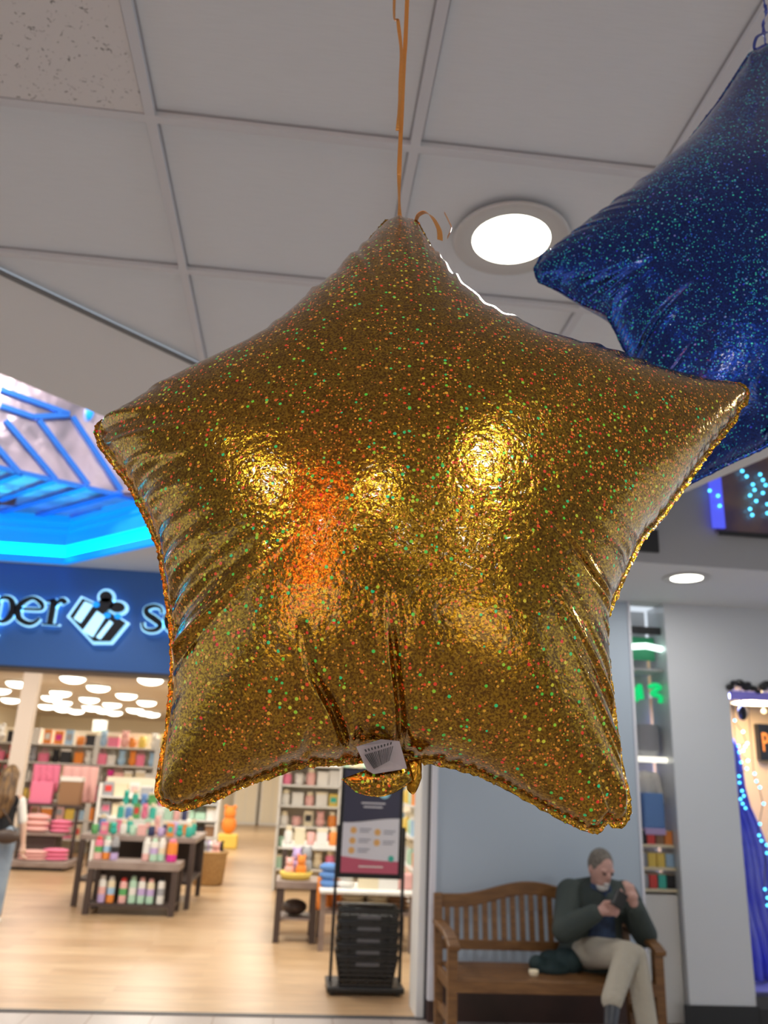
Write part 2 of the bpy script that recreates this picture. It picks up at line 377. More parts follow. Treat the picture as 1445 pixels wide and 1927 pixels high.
# ---- left coffer: layered neon edge
neon = empty('neon_cove_light', (-1.847, 6.38, CEIL), label='bright cyan and blue neon cove light edging the ceiling recess above the shop sign', cat='neon light')
farL = Vector((-3.55, 6.385, 0)); cor = Vector((-1.853, 6.385, 0)); cham = Vector((n1.x-.01, 5.06+.01, 0))
PATH = [Vector((-4.485, 3.6, 0)), Vector((-4.485, 5.49, 0)), Vector((-3.59, 6.385, 0)), cor, cham]
def ledge(z0, z1, off, m, name, lab=None):
    mb = B(); ins = []
    for i, p in enumerate(PATH):                            # mitred inner edge
        ns = []
        for a, b_ in ((i-1, i), (i, i+1)):
            if a < 0 or b_ >= len(PATH): continue
            d = (PATH[b_]-PATH[a]).normalized(); ns.append(Vector((d.y, -d.x, 0)))
        n = sum(ns, Vector()).normalized(); ins.append(p+n*(off/max(n.dot(ns[0]), .3)))
    for i in range(len(PATH)-1):
        a, b_, c, d = ins[i], ins[i+1], PATH[i+1], PATH[i]; lo, hi = Vector((0, 0, z0)), Vector((0, 0, z1))
        mb.add([a+lo, b_+lo, b_+hi, a+hi, d+lo, c+lo, c+hi, d+hi], [(0, 1, 2, 3), (0, 4, 5, 1), (3, 2, 6, 7)])
    o = mb.build(name, m, neon)
    if lab: o['label'] = lab
ledge(3.045, 3.098, .040, M['neonlip'], 'lip', 'blue acrylic lip')
ledge(3.098, 3.185, .020, M['cyan'], 'neon_tube', 'glowing cyan strip')
ledge(3.185, 3.275, .045, M['neonlip'], 'upper_lip')
ledge(3.275, 3.31, .025, M['neonblue'], 'reflector')
ledge(3.31, 3.335, .045, M['neonlip'], 'reflector')
ledge(3.335, 3.375, .02, M['neonblue'], 'reflector')
ledge(3.375, 3.43, .045, M['neonlip'], 'reflector')
# ---- mirrored chevron box inside the left coffer
ZM = 3.43
mA = PZ(0, 881, ZM); mB_ = PZ(262, 941, ZM); md = (mB_-mA).normalized(); mL = mA-md*.9; mR = mB_+md*.3
box = empty('mirrored_ceiling_panel', ((mA+mB_)/2), label='mirrored foil ceiling panelling with blue chevron strips above the neon cove', cat='ceiling decoration')
nP = Vector((md.y, -md.x, 0))
def onV(x, y, off=0):                                     # on the vertical mirrored face
    d = ray(x, y); t = (mA-CP).dot(nP)/d.dot(nP); return CP+d*t+nP*off
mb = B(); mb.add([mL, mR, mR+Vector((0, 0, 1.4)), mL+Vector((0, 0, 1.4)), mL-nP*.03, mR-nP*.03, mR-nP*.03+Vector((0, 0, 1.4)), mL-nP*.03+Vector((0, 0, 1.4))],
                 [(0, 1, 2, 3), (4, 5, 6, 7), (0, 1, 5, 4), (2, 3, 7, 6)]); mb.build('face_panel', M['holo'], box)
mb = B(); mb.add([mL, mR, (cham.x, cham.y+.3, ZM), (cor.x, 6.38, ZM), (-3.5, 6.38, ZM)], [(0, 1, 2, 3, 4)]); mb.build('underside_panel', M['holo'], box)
def cr(x, y): return (x/3.323, y/3.323+680)
for (a, b_) in [((450, 350), (755, 812)), ((240, 372), (548, 778)), ((32, 375), (345, 742)), ((-160, 380), (122, 705)), ((-360, 380), (-100, 690)), ((0, 180), (430, 335)), ((0, 282), (205, 352)), ((205, 352), (430, 338))]:
    p = onV(*cr(*a), .012); q = onV(*cr(*b_), .012)
    B().bar(p, q, .035, .03, up=nP).build('trim_strip', M['neon_sheen'], box)
for (a, b_) in [((122, 705), (-120, 800)), ((345, 745), (0, 868)), ((548, 785), (0, 945)), ((755, 822), (160, 985)), ((870, 868), (430, 985))]:
    p = PZ(*cr(*a), ZM-.012); q = PZ(*cr(*b_), ZM-.012)
    B().bar(p, q, .045, .02).build('trim_strip', M['neon_sheen'], box)
B().bar(mL+Vector((0, 0, .0))+nP*.01, mR+nP*.01, .02, .03).build('edge_strip', M['neon_sheen'], box)
p = onV(168, 775, .02); B().ell(p, (.03, .03, .07)).build('spotlight', M['neonblue'], box, smooth=True)
lamp('coffer_fill', (-1.9, 3.9, 4.7), .8, 55, (1, .9, .88), rot=(math.radians(52), 0, math.radians(12)))  # added unseen fill light that brightens the mirrored panels
# ---- storefront fascia, jamb, header
B().bb(-7, 1.035, YS, YS+.25, 2.262, CEIL+.02).build('wall_fascia', M['fascia'], kind='structure')
B().bb(-7, 1.035, YS-.012, YS+.26, 2.245, 2.264).build('trim_header', M['dark'], kind='structure')
B().bb(.985, 1.035, YS+.0, YS+.35, 0, 2.245).build('trim_jamb', M['white'], kind='structure')
B().bb(1.035, 1.052, YS-.02, YS+.2, 0, CEIL).build('trim_reveal', M['dark'], kind='structure')
B().bb(1.052, 1.092, WY-.04, WY+.12, .13, CEIL).build('trim_corner_guard', M['post'], kind='structure')
B().bb(1.052, 1.092, WY-.045, WY+.12, 0, .13).build('trim_corner_base', M['darktile'], kind='structure')
# ---- bench wall, columns
xb = 2.645
B().bb(1.092, xb, WY, WY+.15, 0, CEIL).build('wall_bench', M['benchwall'], kind='structure')
B().bb(1.092, xb, WY-.02, WY, 0, .225).build('baseboard_bench', M['darktile'], kind='structure')
B().bb(1.092, xb, WY-.025, WY, .225, .25).build('trim_wainscot', M['post'], kind='structure')
B().bb(xb, xb+.02, WY-.015, WY+.3, 0, CEIL).build('trim_niche_side', M['post'], kind='structure')
B().bb(2.945, 3.445, WY-.03, WY+.3, 0, CEIL).build('wall_column', M['panel'], kind='structure')
B().bb(2.90, 3.46, WY-.045, WY-.03, 0, .135).build('baseboard_column', M['base'], kind='structure')
B().bb(3.445, 6.5, WY-.03, WY+.1, 2.40, CEIL).build('wall_window_head', M['panel'], kind='structure')
B().bb(3.445, 6.5, WY-.045, WY+.1, 0, .12).build('baseboard_window', M['base'], kind='structure')
B().bb(3.445, 6.5, WY-.04, WY+.1, .12, .2).build('trim_window_sill', M['dark'], kind='structure')
# niche between bench wall and column
B().bb(xb+.02, 2.945, WY+.36, WY+.4, 0, CEIL).build('wall_niche_back', M['drywall2'], kind='structure')
# store shell
B().bb(-9, 1.9, 31, 31.1, 0, 3.3).build('wall_store_back', M['storewall'], kind='structure')
B().bb(1.72, 1.82, YS+.2, 31, 0, 3.3).build('wall_store_right', M['cream'], kind='structure')
B().bb(-9.1, -9, YS+.2, 31, 0, 3.3).build('wall_store_left', M['cream'], kind='structure')
B().bb(-9, 1.8, YS+.25, 31, 3.3, 3.4).build('ceiling_store', M['storeceil'], kind='structure')
px, pw = -2.76, .13
B().bb(-3.23, -3.05, 10.2, 10.32, 0, 3.3).build('wall_pillar', M['pillar'], kind='structure')
B().bb(-4.3+.9, -3.12, 26, 26.3, 0, 3.3).build('wall_pillar_far', M['storewall'], kind='structure')
# mall behind the camera: wall with lit shopfronts, mirrored in the balloons
B().bb(-9, 9, -9.1, -9, 0, CEIL).build('wall_mall_back', M['drywall2'], kind='structure')
M['shoplit'] = mat('lit_shop_window', (.9, .8, .6), .5, emit=(1, .86, .62), es=1.6)
M['shopred'] = mat('lit_orange_sign', (.9, .2, .05), .5, emit=(1, .16, .02), es=9)
for i, (x0, x1) in enumerate(((-6, -2.6), (1.6, 5.2))):
    B().bb(x0, x1, -8.98, -8.9, .2, 2.1).build('shop_window', M['shoplit'], label='lit shop window across the mall, %s' % ('left of the orange signs' if i == 0 else 'right of the orange signs'), cat='shop window')
for i, (x, y, z) in enumerate(((-1.28, -2.0, 2.84), (-1.22, -2.0, 2.0))):
    B().bb(x-.11, x+.11, y-.05, y, z-.19, z+.19).build('lit_sign', M['shopred'], label='glowing orange hanging sign behind the photographer, %s of two' % ('upper', 'lower')[i], cat='sign')

# ================================================================== CEILING LIGHTS
def downlight(x, y, first=[None]):
    if first[0] is None:
        t = empty('downlight', (0, 0, 0))
        B().lathe((0, 0, 0), [(.131, .002), (.164, -.002), (.168, -.008), (.160, -.012), (.133, -.006)], 48).build('trim_ring', M['ringw'], t, smooth=True)
        B().lathe((0, 0, 0), [(.132, 0), (.132, -.005), (.05, -.009), (.001, -.010)], 48).build('diffuser', M['down'], t)
        first[0] = t; o = t
    else: o = copy_tree(first[0])
    o.location = (x, y, CEIL); return o
DL = ['large glowing round downlight in the tiled ceiling beside the blue balloon', 'small round downlight in the plain ceiling above the grey column',
      'round downlight behind the camera, nearest on the left', 'round downlight behind the camera in line with the gold balloon', 'round downlight behind the camera, nearest on the right',
      'round downlight far behind on the left', 'round downlight far behind on the right', 'round downlight furthest behind the camera', 'round downlight in the tiles to the right of the blue balloon']
for (x, y), l in zip(LAMPS, DL): tag(downlight(x, y), l, 'ceiling light', 'round downlights')
# lamps sit just under the discs
TL = [(34, 1286), (137, 1277), (185, 1294), (114, 1304), (97, 1313), (118, 1322), (89, 1329), (118, 1334), (143, 1338), (168, 1316), (238, 1309), (172, 1332), (211, 1326), (195, 1337), (215, 1341), (276, 1322), (254, 1336), (272, 1341), (286, 1344), (20, 1317), (283, 1280), (0, 1299)]
band = lambda y: 'near' if y < 1305 else 'middle' if y < 1328 else 'far'
tr = None
for i, (x, y) in enumerate(TL):
    p = PZ(x, y, 3.25)
    if tr is None:
        tr = empty('dome_light', (0, 0, 0)); B().lathe((0, 0, 0), [(.27, .015), (.28, -.02), (.25, -.03)], 28).build('frame', M['white'], tr); B().ell((0, 0, -.03), (.24, .24, .10), n=20, m=12).build('diffuser', M['troffer'], tr, smooth=True); o = tr
    else: o = copy_tree(tr)
    o.location = (p.x, p.y, 3.285)
    tag(o, 'glowing domed shop ceiling light, %s from the left in the %s rows' % (ORD[[q for q in sorted(TL) if band(q[1]) == band(y)].index((x, y))], band(y)), 'ceiling light', 'domed lights in the shop')
# ================================================================== SHOP SIGN
SY = YS-.055
sign = empty('shop_sign', PY(150, 1174, SY), label='halo-lit black serif lettering and gift box emblem on the blue shop fascia', cat='sign')
def stroke(pts, ws, n=10):                                  # a pen stroke of changing width as one polygon
    P = [Vector((a, b)) for a, b in pts]; L = []; R_ = []
    for i, p in enumerate(P):
        d = (P[min(i+1, len(P)-1)]-P[max(i-1, 0)]).normalized(); nn = Vector((-d.y, d.x)); w = ws[i]/2
        L.append(p+nn*w); R_.append(p-nn*w)
    return L, R_
def spline(pts, n=8):
    out = []; P = [Vector(p) for p in pts]; Q = [P[0]]+P+[P[-1]]
    for i in range(1, len(Q)-2):
        for k in range(n):
            t = k/n; a, b_, c, d = Q[i-1], Q[i], Q[i+1], Q[i+2]
            out.append(.5*((2*b_)+(c-a)*t+(2*a-5*b_+4*c-d)*t*t+(3*b_-a-3*c+d)*t**3))
    out.append(P[-1]); return out
def glyph(name, strokes, ox, oz, sc, parent=None):
    """strokes: list of ('s', [(x,y,w)...]) smooth strokes or ('p', polygon)"""
    def fill(mb, grow, y0, y1):
        for kind, data in strokes:
            if kind == 's':
                sp = spline([(x, y, w) for x, y, w in data], 8); L, R_ = stroke([(p.x, p.y) for p in sp], [p.z+2*grow for p in sp])
                n = len(L); vs = []
                for yy in (y0, y1):
                    for q in L+R_: vs.append((ox+q.x*sc, yy, oz+q.y*sc))
                fs = []
                for i in range(n-1):
                    fs += [(i, i+1, n+i+1, n+i), (2*n+i, 3*n+i, 3*n+i+1, 2*n+i+1), (i, 2*n+i, 2*n+i+1, i+1), (n+i, n+i+1, 3*n+i+1, 3*n+i)]
                fs += [(0, n, 3*n, 2*n), (n-1, 3*n-1, 4*n-1, 2*n-1)]
                mb.add(vs, fs)
            else:
                c = Vector((sum(a for a, b_ in data)/len(data), sum(b_ for a, b_ in data)/len(data)))
                pl = []
                for a, b_ in data:
                    v = Vector((a, b_))-c; v = v*(1+grow/max(v.length, .01)*1.2); pl.append((c.x+v.x, c.y+v.y))
                mb.prism(pl, (ox, y1, oz), (sc, 0, 0), (0, 0, sc), y1-y0) if False else mb.prism([(a*sc, b_*sc) for a, b_ in pl], (ox, y0+(y1-y0), oz), (1, 0, 0), (0, 0, 1), (y1-y0))
        return mb
    o = fill(B(), .012, SY-.02, SY).build(name, M['sblack'], sign)
    h = fill(B(), .065, SY+.008, SY+.02).build('halo', M['halo'], o)
    return o
def GP(x, y): p = PY(x, y, SY); return p.x, p.z
PXM = (PY(200, 1150, SY)-PY(100, 1150, SY)).length/100       # metres per photo pixel on the fascia
b1, z1 = GP(50, 1174)
sl = lambda x: GP(x, 1174+(x-50)*.055)                       # baseline
eG = [('s', [(.10, .55, .06), (.85, .57, .07), (.84, .80, .14), (.50, .97, .10), (.14, .75, .17), (.05, .48, .20), (.16, .18, .17), (.48, .02, .14), (.72, .07, .09), (.88, .24, .04)])]
rG = [('s', [(.27, .97, .04), (.27, .9, .19), (.27, .1, .19), (.27, .02, .19)]), ('p', [(.03, 0), (.56, 0), (.56, .05), (.03, .05)]), ('p', [(.03, .90), (.27, .98), (.27, .85), (.03, .85)]), ('s', [(.34, .68, .05), (.45, .90, .10), (.60, .95, .16), (.70, .84, .17)])]
pG = [('s', [(.22, .97, .12), (.22, .6, .19), (.22, -.3, .19), (.22, -.5, .19)]), ('p', [(0, -.5), (.5, -.5), (.5, -.45), (0, -.45)]), ('p', [(0, .9), (.22, .98), (.22, .85), (0, .85)]), ('s', [(.30, .75, .05), (.50, .93, .09), (.78, .86, .15), (.92, .5, .21), (.78, .14, .15), (.52, .03, .09), (.3, .18, .05)])]
aG = [('s', [(.12, .78, .16), (.22, .93, .09), (.45, .95, .09), (.62, .8, .15), (.62, .5, .19), (.62, .15, .19), (.7, .03, .11), (.86, .08, .05)]), ('s', [(.6, .58, .05), (.3, .46, .1), (.1, .25, .19), (.25, .06, .12), (.45, .08, .08), (.6, .25, .05)])]
sG = [('s', [(.74, .70, .05), (.66, .90, .07), (.40, .96, .10), (.16, .84, .15), (.20, .64, .18), (.48, .47, .20), (.72, .28, .18), (.62, .08, .13), (.36, .02, .10), (.14, .10, .07), (.07, .32, .05)])]
oG = [('s', [(.5, .97, .09), (.16, .8, .17), (.06, .48, .2), (.16, .17, .17), (.5, .02, .09), (.84, .17, .17), (.94, .48, .2), (.84, .8, .17), (.5, .97, .09)])]
uG = [('s', [(.2, .95, .18), (.2, .3, .19), (.35, .04, .12), (.6, .1, .09), (.78, .3, .06)]), ('s', [(.8, .95, .18), (.8, .3, .19), (.8, .03, .19)])]
cG = [('s', [(.84, .72, .17), (.68, .93, .1), (.45, .96, .1), (.14, .75, .17), (.05, .48, .2), (.16, .18, .17), (.48, .02, .14), (.72, .07, .09), (.88, .26, .04)])]
XS = 52*PXM
for G, nm, px_, w in ((pG, 'letter_p', -96, 1), (aG, 'letter_a', -44, 1), (pG, 'letter_p', -28, 1), (eG, 'letter_e', 27, 1), (rG, 'letter_r', 80, 1)):
    x_, z_ = sl(px_); glyph(nm, G, x_, z_, XS)
for G, nm, px_ in ((sG, 'letter_s', 263), (oG, 'letter_o', 308), (uG, 'letter_u', 366), (rG, 'letter_r', 424), (cG, 'letter_c', 466), (eG, 'letter_e', 520)):
    x_, z_ = GP(px_, 1187+(px_-263)*.055); glyph(nm, G, x_, z_, XS)
# gift box emblem, traced in fascia coordinates (origin at its lower left)
gx, gz = GP(133, 1208)
k = PXM
body = [('p', [(0, 47), (28, 80), (98, 36), (72, 2), (43, 3)])]
def gift():
    def q(x, y): X, Z = GP(x/3.323, y/3.323+680); return (X-gx, Z-gz)
    parts = [('outline', [(440, 1598), (520, 1484), (640, 1540), (788, 1636), (692, 1752), (585, 1752)])]
    mb = B(); mb.prism([q(*p) for p in parts[0][1]], (gx, SY, gz), (1, 0, 0), (0, 0, 1), .02)
    for c, r in (((665, 1475), (40, 36)), ((735, 1540), (48, 32)), ((665, 1520), (48, 40))):
        pl = [(c[0]+r[0]*math.cos(a), c[1]+r[1]*math.sin(a)) for a in [2*PI*i/20 for i in range(20)]]
        mb.prism([q(*p) for p in pl], (gx, SY, gz), (1, 0, 0), (0, 0, 1), .021)
    o = mb.build('gift_box_emblem', M['sblack'], sign)
    mh = B(); c0 = (620, 1620)
    mh.prism([q(c0[0]+(x-c0[0])*1.14, c0[1]+(y-c0[1])*1.14) for x, y in parts[0][1]], (gx, SY+.02, gz), (1, 0, 0), (0, 0, 1), .012)
    for c, r in (((665, 1475), (58, 54)), ((738, 1542), (66, 50))):
        mh.prism([q(c[0]+r[0]*math.cos(a), c[1]+r[1]*math.sin(a)) for a in [2*PI*i/20 for i in range(20)]], (gx, SY+.02, gz), (1, 0, 0), (0, 0, 1), .013)
    mh.build('halo', M['halo'], o)
    for pl in ([(465, 1612), (535, 1505), (588, 1528), (510, 1640)], [(520, 1690), (610, 1565), (665, 1600), (585, 1728)], [(605, 1728), (690, 1622), (712, 1640), (632, 1742)]):
        B().prism([q(*p) for p in pl], (gx, SY-.0215, gz), (1, 0, 0), (0, 0, 1), .004).build('light_stripe', M['halo'], o)
    for c in ((605, 1525), (675, 1592), (740, 1598)):
        B().prism([q(c[0]+22*math.cos(a), c[1]+18*math.sin(a)) for a in [2*PI*i/14 for i in range(14)]], (gx, SY-.022, gz), (1, 0, 0), (0, 0, 1), .004).build('light_dot', M['neonblue'], o)
gift()
# ================================================================== BENCH
BX0, BX1, BF, BBK = 1.035, 2.42, 5.55, 6.17
bench = empty('wooden_bench', ((BX0+BX1)/2, 5.85, 0), label='brown slatted wooden bench with curved back rail against the blue-grey wall', cat='bench')
ZS = .43
def ztop(x):
    t = (x-BX0)/(BX1-BX0); return .835+.095*(math.sin(PI*min(max((t-.12)/.76, 0), 1))**2*.9+.1*math.sin(PI*t))
def ydep(z): return BF+.52+(z-ZS)*.13+.02
for s_, x in ((0, BX0+.035), (1, BX1-.035)):
    B().bar((x, BF+.03, 0), (x, BF+.03, .60), .06, .06, up=(0, 1, 0)).build('leg', M['wood'], bench, bevel=.004)
    B().bar((x, ydep(0)-.02, 0), (x, ydep(.84), .84 if s_ == 0 else .84), .055, .055, up=(0, 1, 0)).build('leg', M['wood'], bench, bevel=.004)
    mb = B(); pts = [(x, ydep(.66)+.0, .665), (x, BF+.35, .66), (x, BF+.18, .655), (x, BF+.05, .63), (x, BF-.03, .60)]
    for a, b_ in zip(pts, pts[1:]): mb.bar(a, b_, .075, .032)
    mb.build('armrest', M['wood'], bench, bevel=.006)
    B().bar((x, BF+.03, .19), (x, ydep(.2), .19), .03, .05).build('side_rail', M['wood'], bench, bevel=.003)
    B().bar((x, BF+.03, .38), (x, ydep(.38), .38), .03, .07).build('side_rail', M['wood'], bench, bevel=.003)
mb = B()
for i in range(5): mb.bb(BX0+.06, BX1-.06, BF+.02+i*.105, BF+.115+i*.105, ZS-.022, ZS)
mb.build('seat', M['wood'], bench, bevel=.004)
B().bb(BX0+.06, BX1-.06, BF+.0, BF+.03, ZS-.075, ZS-.005).build('seat_rail', M['wood'], bench, bevel=.004)
mb = B(); N_ = 28; vs = []; fs = []
for i in range(N_+1):
    x = BX0+.03+(BX1-BX0-.06)*i/N_; zt = ztop(x)
    for (dy, dz) in ((-.02, -.085), (.02, -.085), (.02, 0), (-.02, 0)): vs.append((x, ydep(zt)+dy, zt+dz))
for i in range(N_):
    for j in range(4): fs.append((i*4+j, i*4+(j+1) % 4, (i+1)*4+(j+1) % 4, (i+1)*4+j))
fs += [(0, 1, 2, 3), (N_*4, N_*4+3, N_*4+2, N_*4+1)]
mb.add(vs, fs).build('top_rail', M['wood'], bench, bevel=.006)
B().bar((BX0+.06, ydep(.52), .53), (BX1-.06, ydep(.52), .53), .03, .06).build('lower_rail', M['wood'], bench, bevel=.003)
nS = 19
for i in range(nS):
    x = BX0+.10+(BX1-BX0-.20)*i/(nS-1)
    B().bar((x, ydep(.54), .54), (x, ydep(ztop(x)-.06), ztop(x)-.06), .036, .014, up=(0, 1, 0)).build('back_slat', M['wood'], bench)
# ================================================================== MAN ON THE BENCH
man = empty('person', (2.12, 5.9, ZS), label='bearded grey-haired man in dark jacket and khaki trousers sitting cross-legged on the wooden bench', cat='person')
hipc = Vector((2.10, 5.93, .53)); chest = Vector((2.115, 5.93, .80)); nb = Vector((2.13, 5.88, .935)); hd = PY(1131, 1634, 5.80)
shL = Vector((1.945, 5.93, .885)); elL = PY(1062, 1750, 5.74); haL = PY(1138, 1708, 5.56)
shR = Vector((2.325, 5.93, .885)); elR = PY(1213, 1758, 5.75); haR = PY(1190, 1694, 5.55)
hL = Vector((2.02, 5.90, .535)); knL = PY(1180, 1795, 5.42); anL = PY(1152, 1880, 5.24)
hR = Vector((2.20, 5.90, .53)); knR = PY(1196, 1800, 5.50); anR = Vector((2.22, 5.36, .10))
toeL = anL+Vector((-.07, -.14, -.11)); toeR = Vector((2.20, 5.16, .045))
hrot = Matrix.Rotation(math.radians(14), 3, 'Z') @ Matrix.Rotation(math.radians(24), 3, 'X')
mb = B()
mb.ell(hd, (.074, .092, .112), hrot); mb.ell(hd+hrot@Vector((0, -.035, -.055)), (.055, .055, .06), hrot)
mb.ell(hd+hrot@Vector((0, -.095, -.012)), (.012, .02, .026), hrot)                     # nose
for s_ in (-1, 1): mb.ell(hd+hrot@Vector((s_*.074, .01, -.01)), (.012, .02, .032), hrot); mb.ell(hd+hrot@Vector((s_*.03, -.078, .025)), (.022, .014, .01), hrot)
mb.cap(nb+Vector((0, .02, -.02)), hd+Vector((0, .03, -.05)), .058, .055)
mb.limb([hipc, chest, nb], [.13, .14, .07]); mb.cap(shL, shR, .06, .06)
mb.limb([shL, elL, haL+(elL-haL).normalized()*.07], [.05, .04, .028]); mb.limb([shR, elR, haR+(elR-haR).normalized()*.07], [.05, .04, .028])
mb.limb([hL, knL, anL], [.075, .052, .036]); mb.limb([hR, knR, anR], [.075, .052, .036])
def hand(mb, wrist, dirn, side, curl):
    d = Vector(dirn).normalized(); s_ = Vector(side).normalized(); u = d.cross(s_).normalized()
    mb.cap(wrist, wrist+d*.03, .030, .032); mb.ell(wrist+d*.045, (.04, .04, .03))
    for i, L in enumerate((.070, .078, .073, .058)):
        b_ = wrist+d*.07+s_*(.026-.0175*i); a1 = b_+d*L*.42+u*curl*.010; a2 = a1+(d*.6+u*curl*.8).normalized()*L*.35; a3 = a2+(d*.1+u*curl).normalized()*L*.25
        mb.limb([b_-d*.015, a1, a2, a3], [.0105, .0095, .009, .008])
    t0 = wrist+d*.02+s_*.03; mb.limb([t0, t0+(d*.6+s_*.7)*.035, t0+(d*1.0+s_*.5+u*curl*.4)*.055], [.013, .011, .0095])
hand(mb, haL+(elL-haL).normalized()*.05, (1, -.25, .15), (0, -.2, 1), 1)
hand(mb, haR+(elR-haR).normalized()*.03, (-.25, -.2, .9), (-1, 0, 0), -1)
mb.build('body', M['skin'], man, remesh=.006)
mb = B(); mb.ell(hd+hrot@Vector((0, .018, .022)), (.080, .092, .104), hrot, 20, 16)
mb.build('hair', M['hairgrey'], man, smooth=True)
o = B().ell(hd+hrot@Vector((0, -.05, -.095)), (.044, .04, .036), hrot).ell(hd+hrot@Vector((0, -.088, -.062)), (.028, .012, .010), hrot).build('beard', M['beard'], man, remesh=.005); tag(o, 'white short beard')
for s_ in (-1, 1): B().ell(hd+hrot@Vector((s_*.03, -.088, .008)), (.011, .006, .007), hrot).build('eye', M['sblack'], man, smooth=True)
mb = B()
mb.limb([hipc+Vector((0, .02, -.01)), Vector((2.11, 5.95, .68)), chest+Vector((0, .01, .0)), nb+Vector((0, .02, -.02))], [.18, .185, .185, .09])
mb.cap(shL+Vector((.01, 0, .0)), shR+Vector((-.01, 0, 0)), .085, .085); mb.cap(shL+Vector((.03, .02, .02)), nb+Vector((-.03, .02, .02)), .07, .05); mb.cap(shR+Vector((-.03, .02, .02)), nb+Vector((.03, .02, .02)), .07, .05)
mb.limb([shL, elL, haL+(elL-haL).normalized()*.085], [.098, .082, .058]); mb.limb([shR, elR, haR+(elR-haR).normalized()*.085], [.098, .082, .058])
mb.limb([hipc+Vector((-.14, .02, .03)), hipc+Vector((-.22, .0, -.04))], [.09, .06])
mb.build('jacket', M['jacket'], man, remesh=.009)
mb = B(); mb.limb([hipc+Vector((0, -.075, .02)), chest+Vector((0, -.085, -.02)), nb+Vector((0, -.03, -.02))], [.115, .105, .055]); mb.cap(nb+Vector((-.02, -.02, -.01)), nb+Vector((.02, -.02, -.01)), .06)
mb.build('shirt', M['navy'], man, remesh=.009)
mb = B(); mb.cap(hL+Vector((.02, 0, 0)), hR, .115); mb.limb([hL, knL, anL-(knL-anL)*.03], [.105, .075, .062]); mb.limb([hR, knR, anR+Vector((0, 0, .04))], [.105, .072, .062])
mb.build('trousers', M['khaki'], man, remesh=.009)
for a, t in ((anL, toeL), (anR, toeR)):
    B().cap(a, a-Vector((0, 0, .03)), .044).build('sock', M['sock'], man, smooth=True)
    mb = B(); mb.cap(a-Vector((0, 0, .03)), t, .048, .036); mb.cap(a-Vector((0, -.03, .05)), a-Vector((0, 0, .03)), .04)
    mb.build('shoe', M['shoe'], man, remesh=.006)
tag(B().box(PY(1165, 1693, 5.50), (.075, .05, .10), rot=Matrix.Rotation(.5, 3, 'Y')).build('camera_case', M['black'], bevel=.01), 'small black object held in both hands of the seated man', 'handheld object')
mb = B(); c0 = PY(1030, 1815, 5.85)
for (dx, dy, dz, a, b_, c_) in ((0, 0, .02, .13, .13, .055), (.12, .03, .05, .11, .12, .085), (-.09, -.02, .045, .06, .07, .05), (.03, .05, .07, .09, .08, .045)): mb.ell((c0.x+dx+.02, c0.y+dy, ZS+dz), (a, b_, c_))
mb.build('folded_coat', M['coat'], remesh=.01, label='dark teal coat lying crumpled on the bench beside the man', cat='coat')
p = PY(1004, 1826, 5.68); B().lathe((p.x, p.y, ZS), [(.02, 0), (.026, .002), (.032, .035), (.028, .036), (.018, .008)], 20).build('paper_cup', C['cream'], smooth=True, label='small cream cup on the bench seat in front of the crumpled coat', cat='cup')
# ================================================================== SIGN STAND AND BASKETS
SX0, SX1, SYY = .455, .925, 7.25
M['poster'] = mat('poster_white', (.74, .73, .80), .4); M['posternavy'] = mat('poster_navy', (.028, .03, .075), .35); M['posterpink'] = mat('poster_pink', (.55, .10, .17), .4)
M['ink'] = mat('poster_text', (.28, .29, .36), .5); M['logo'] = mat('poster_logo', (.35, .75, .95), .4); M['icon'] = mat('poster_icon', (.80, .45, .15), .5)
st = empty('sign_stand', (.69, 7.3, 0), label='black floor stand holding a navy, white and pink information poster by the shop entrance', cat='sign stand')
B().bb(SX0-.03, SX1+.03, SYY, SYY+.03, .80, 1.66).build('poster_frame', M['blackmetal'], st, bevel=.004)
ps = B().bb(SX0, SX1, SYY-.006, SYY-.001, .84, 1.64).build('poster', M['poster'], st)
nv = [(SX0, 1.64), (SX1, 1.64)]+[(SX1-(SX1-SX0)*t, 1.255+.022*math.cos(PI*t*1.0)-.01) for t in [i/12 for i in range(13)]]
B().prism([(a, b_) for a, b_ in nv], (0, SYY-.0065, 0), (1, 0, 0), (0, 0, 1), .0015).build('header_band', M['posternavy'], ps)
pk = [(SX0, .84), (SX1, .84)]+[(SX1-(SX1-SX0)*t, .935+.03*t*t) for t in [i/12 for i in range(13)]]
B().prism(pk, (0, SYY-.0065, 0), (1, 0, 0), (0, 0, 1), .0015).build('footer_band', M['posterpink'], ps)
def disc(mb, x, z, r, y, sx=1): mb.prism([(x+r*sx*math.cos(a), z+r*math.sin(a)) for a in [2*PI*i/20 for i in range(20)]], (0, y, 0), (1, 0, 0), (0, 0, 1), .0012)
mb = B(); disc(mb, .79, 1.47, .05, SYY-.009); mb.build('round_logo', M['logo'], ps); mb = B(); disc(mb, .79, 1.485, .026, SYY-.0105); mb.build('logo_centre', C['yellow'], ps)
for x, z in ((.545, 1.165), (.54, 1.085), (.535, 1.01), (.745, 1.155), (.742, 1.075)):
    mb = B(); disc(mb, x, z, .026, SYY-.009); mb.build('round_icon', M['icon'], ps)
    mb = B(); mb.bb(x+.05, x+.15, SYY-.009, SYY-.0065, z+.008, z+.016); mb.bb(x+.05, x+.13, SYY-.009, SYY-.0065, z-.012, z-.004); mb.build('text_line', M['ink'], ps)
mb = B(); mb.bb(.60, .80, SYY-.0095, SYY-.008, 1.375, 1.385); mb.bb(.62, .78, SYY-.0095, SYY-.008, 1.345, 1.355); mb.build('text_line', M['poster'], ps)
mb = B(); mb.bb(.60, .80, SYY-.0095, SYY-.008, .885, .895); mb.build('text_line', C['white'], ps)
mb = B(); disc(mb, .865, .955, .024, SYY-.0095); mb.build('round_badge', C['teal'], ps)
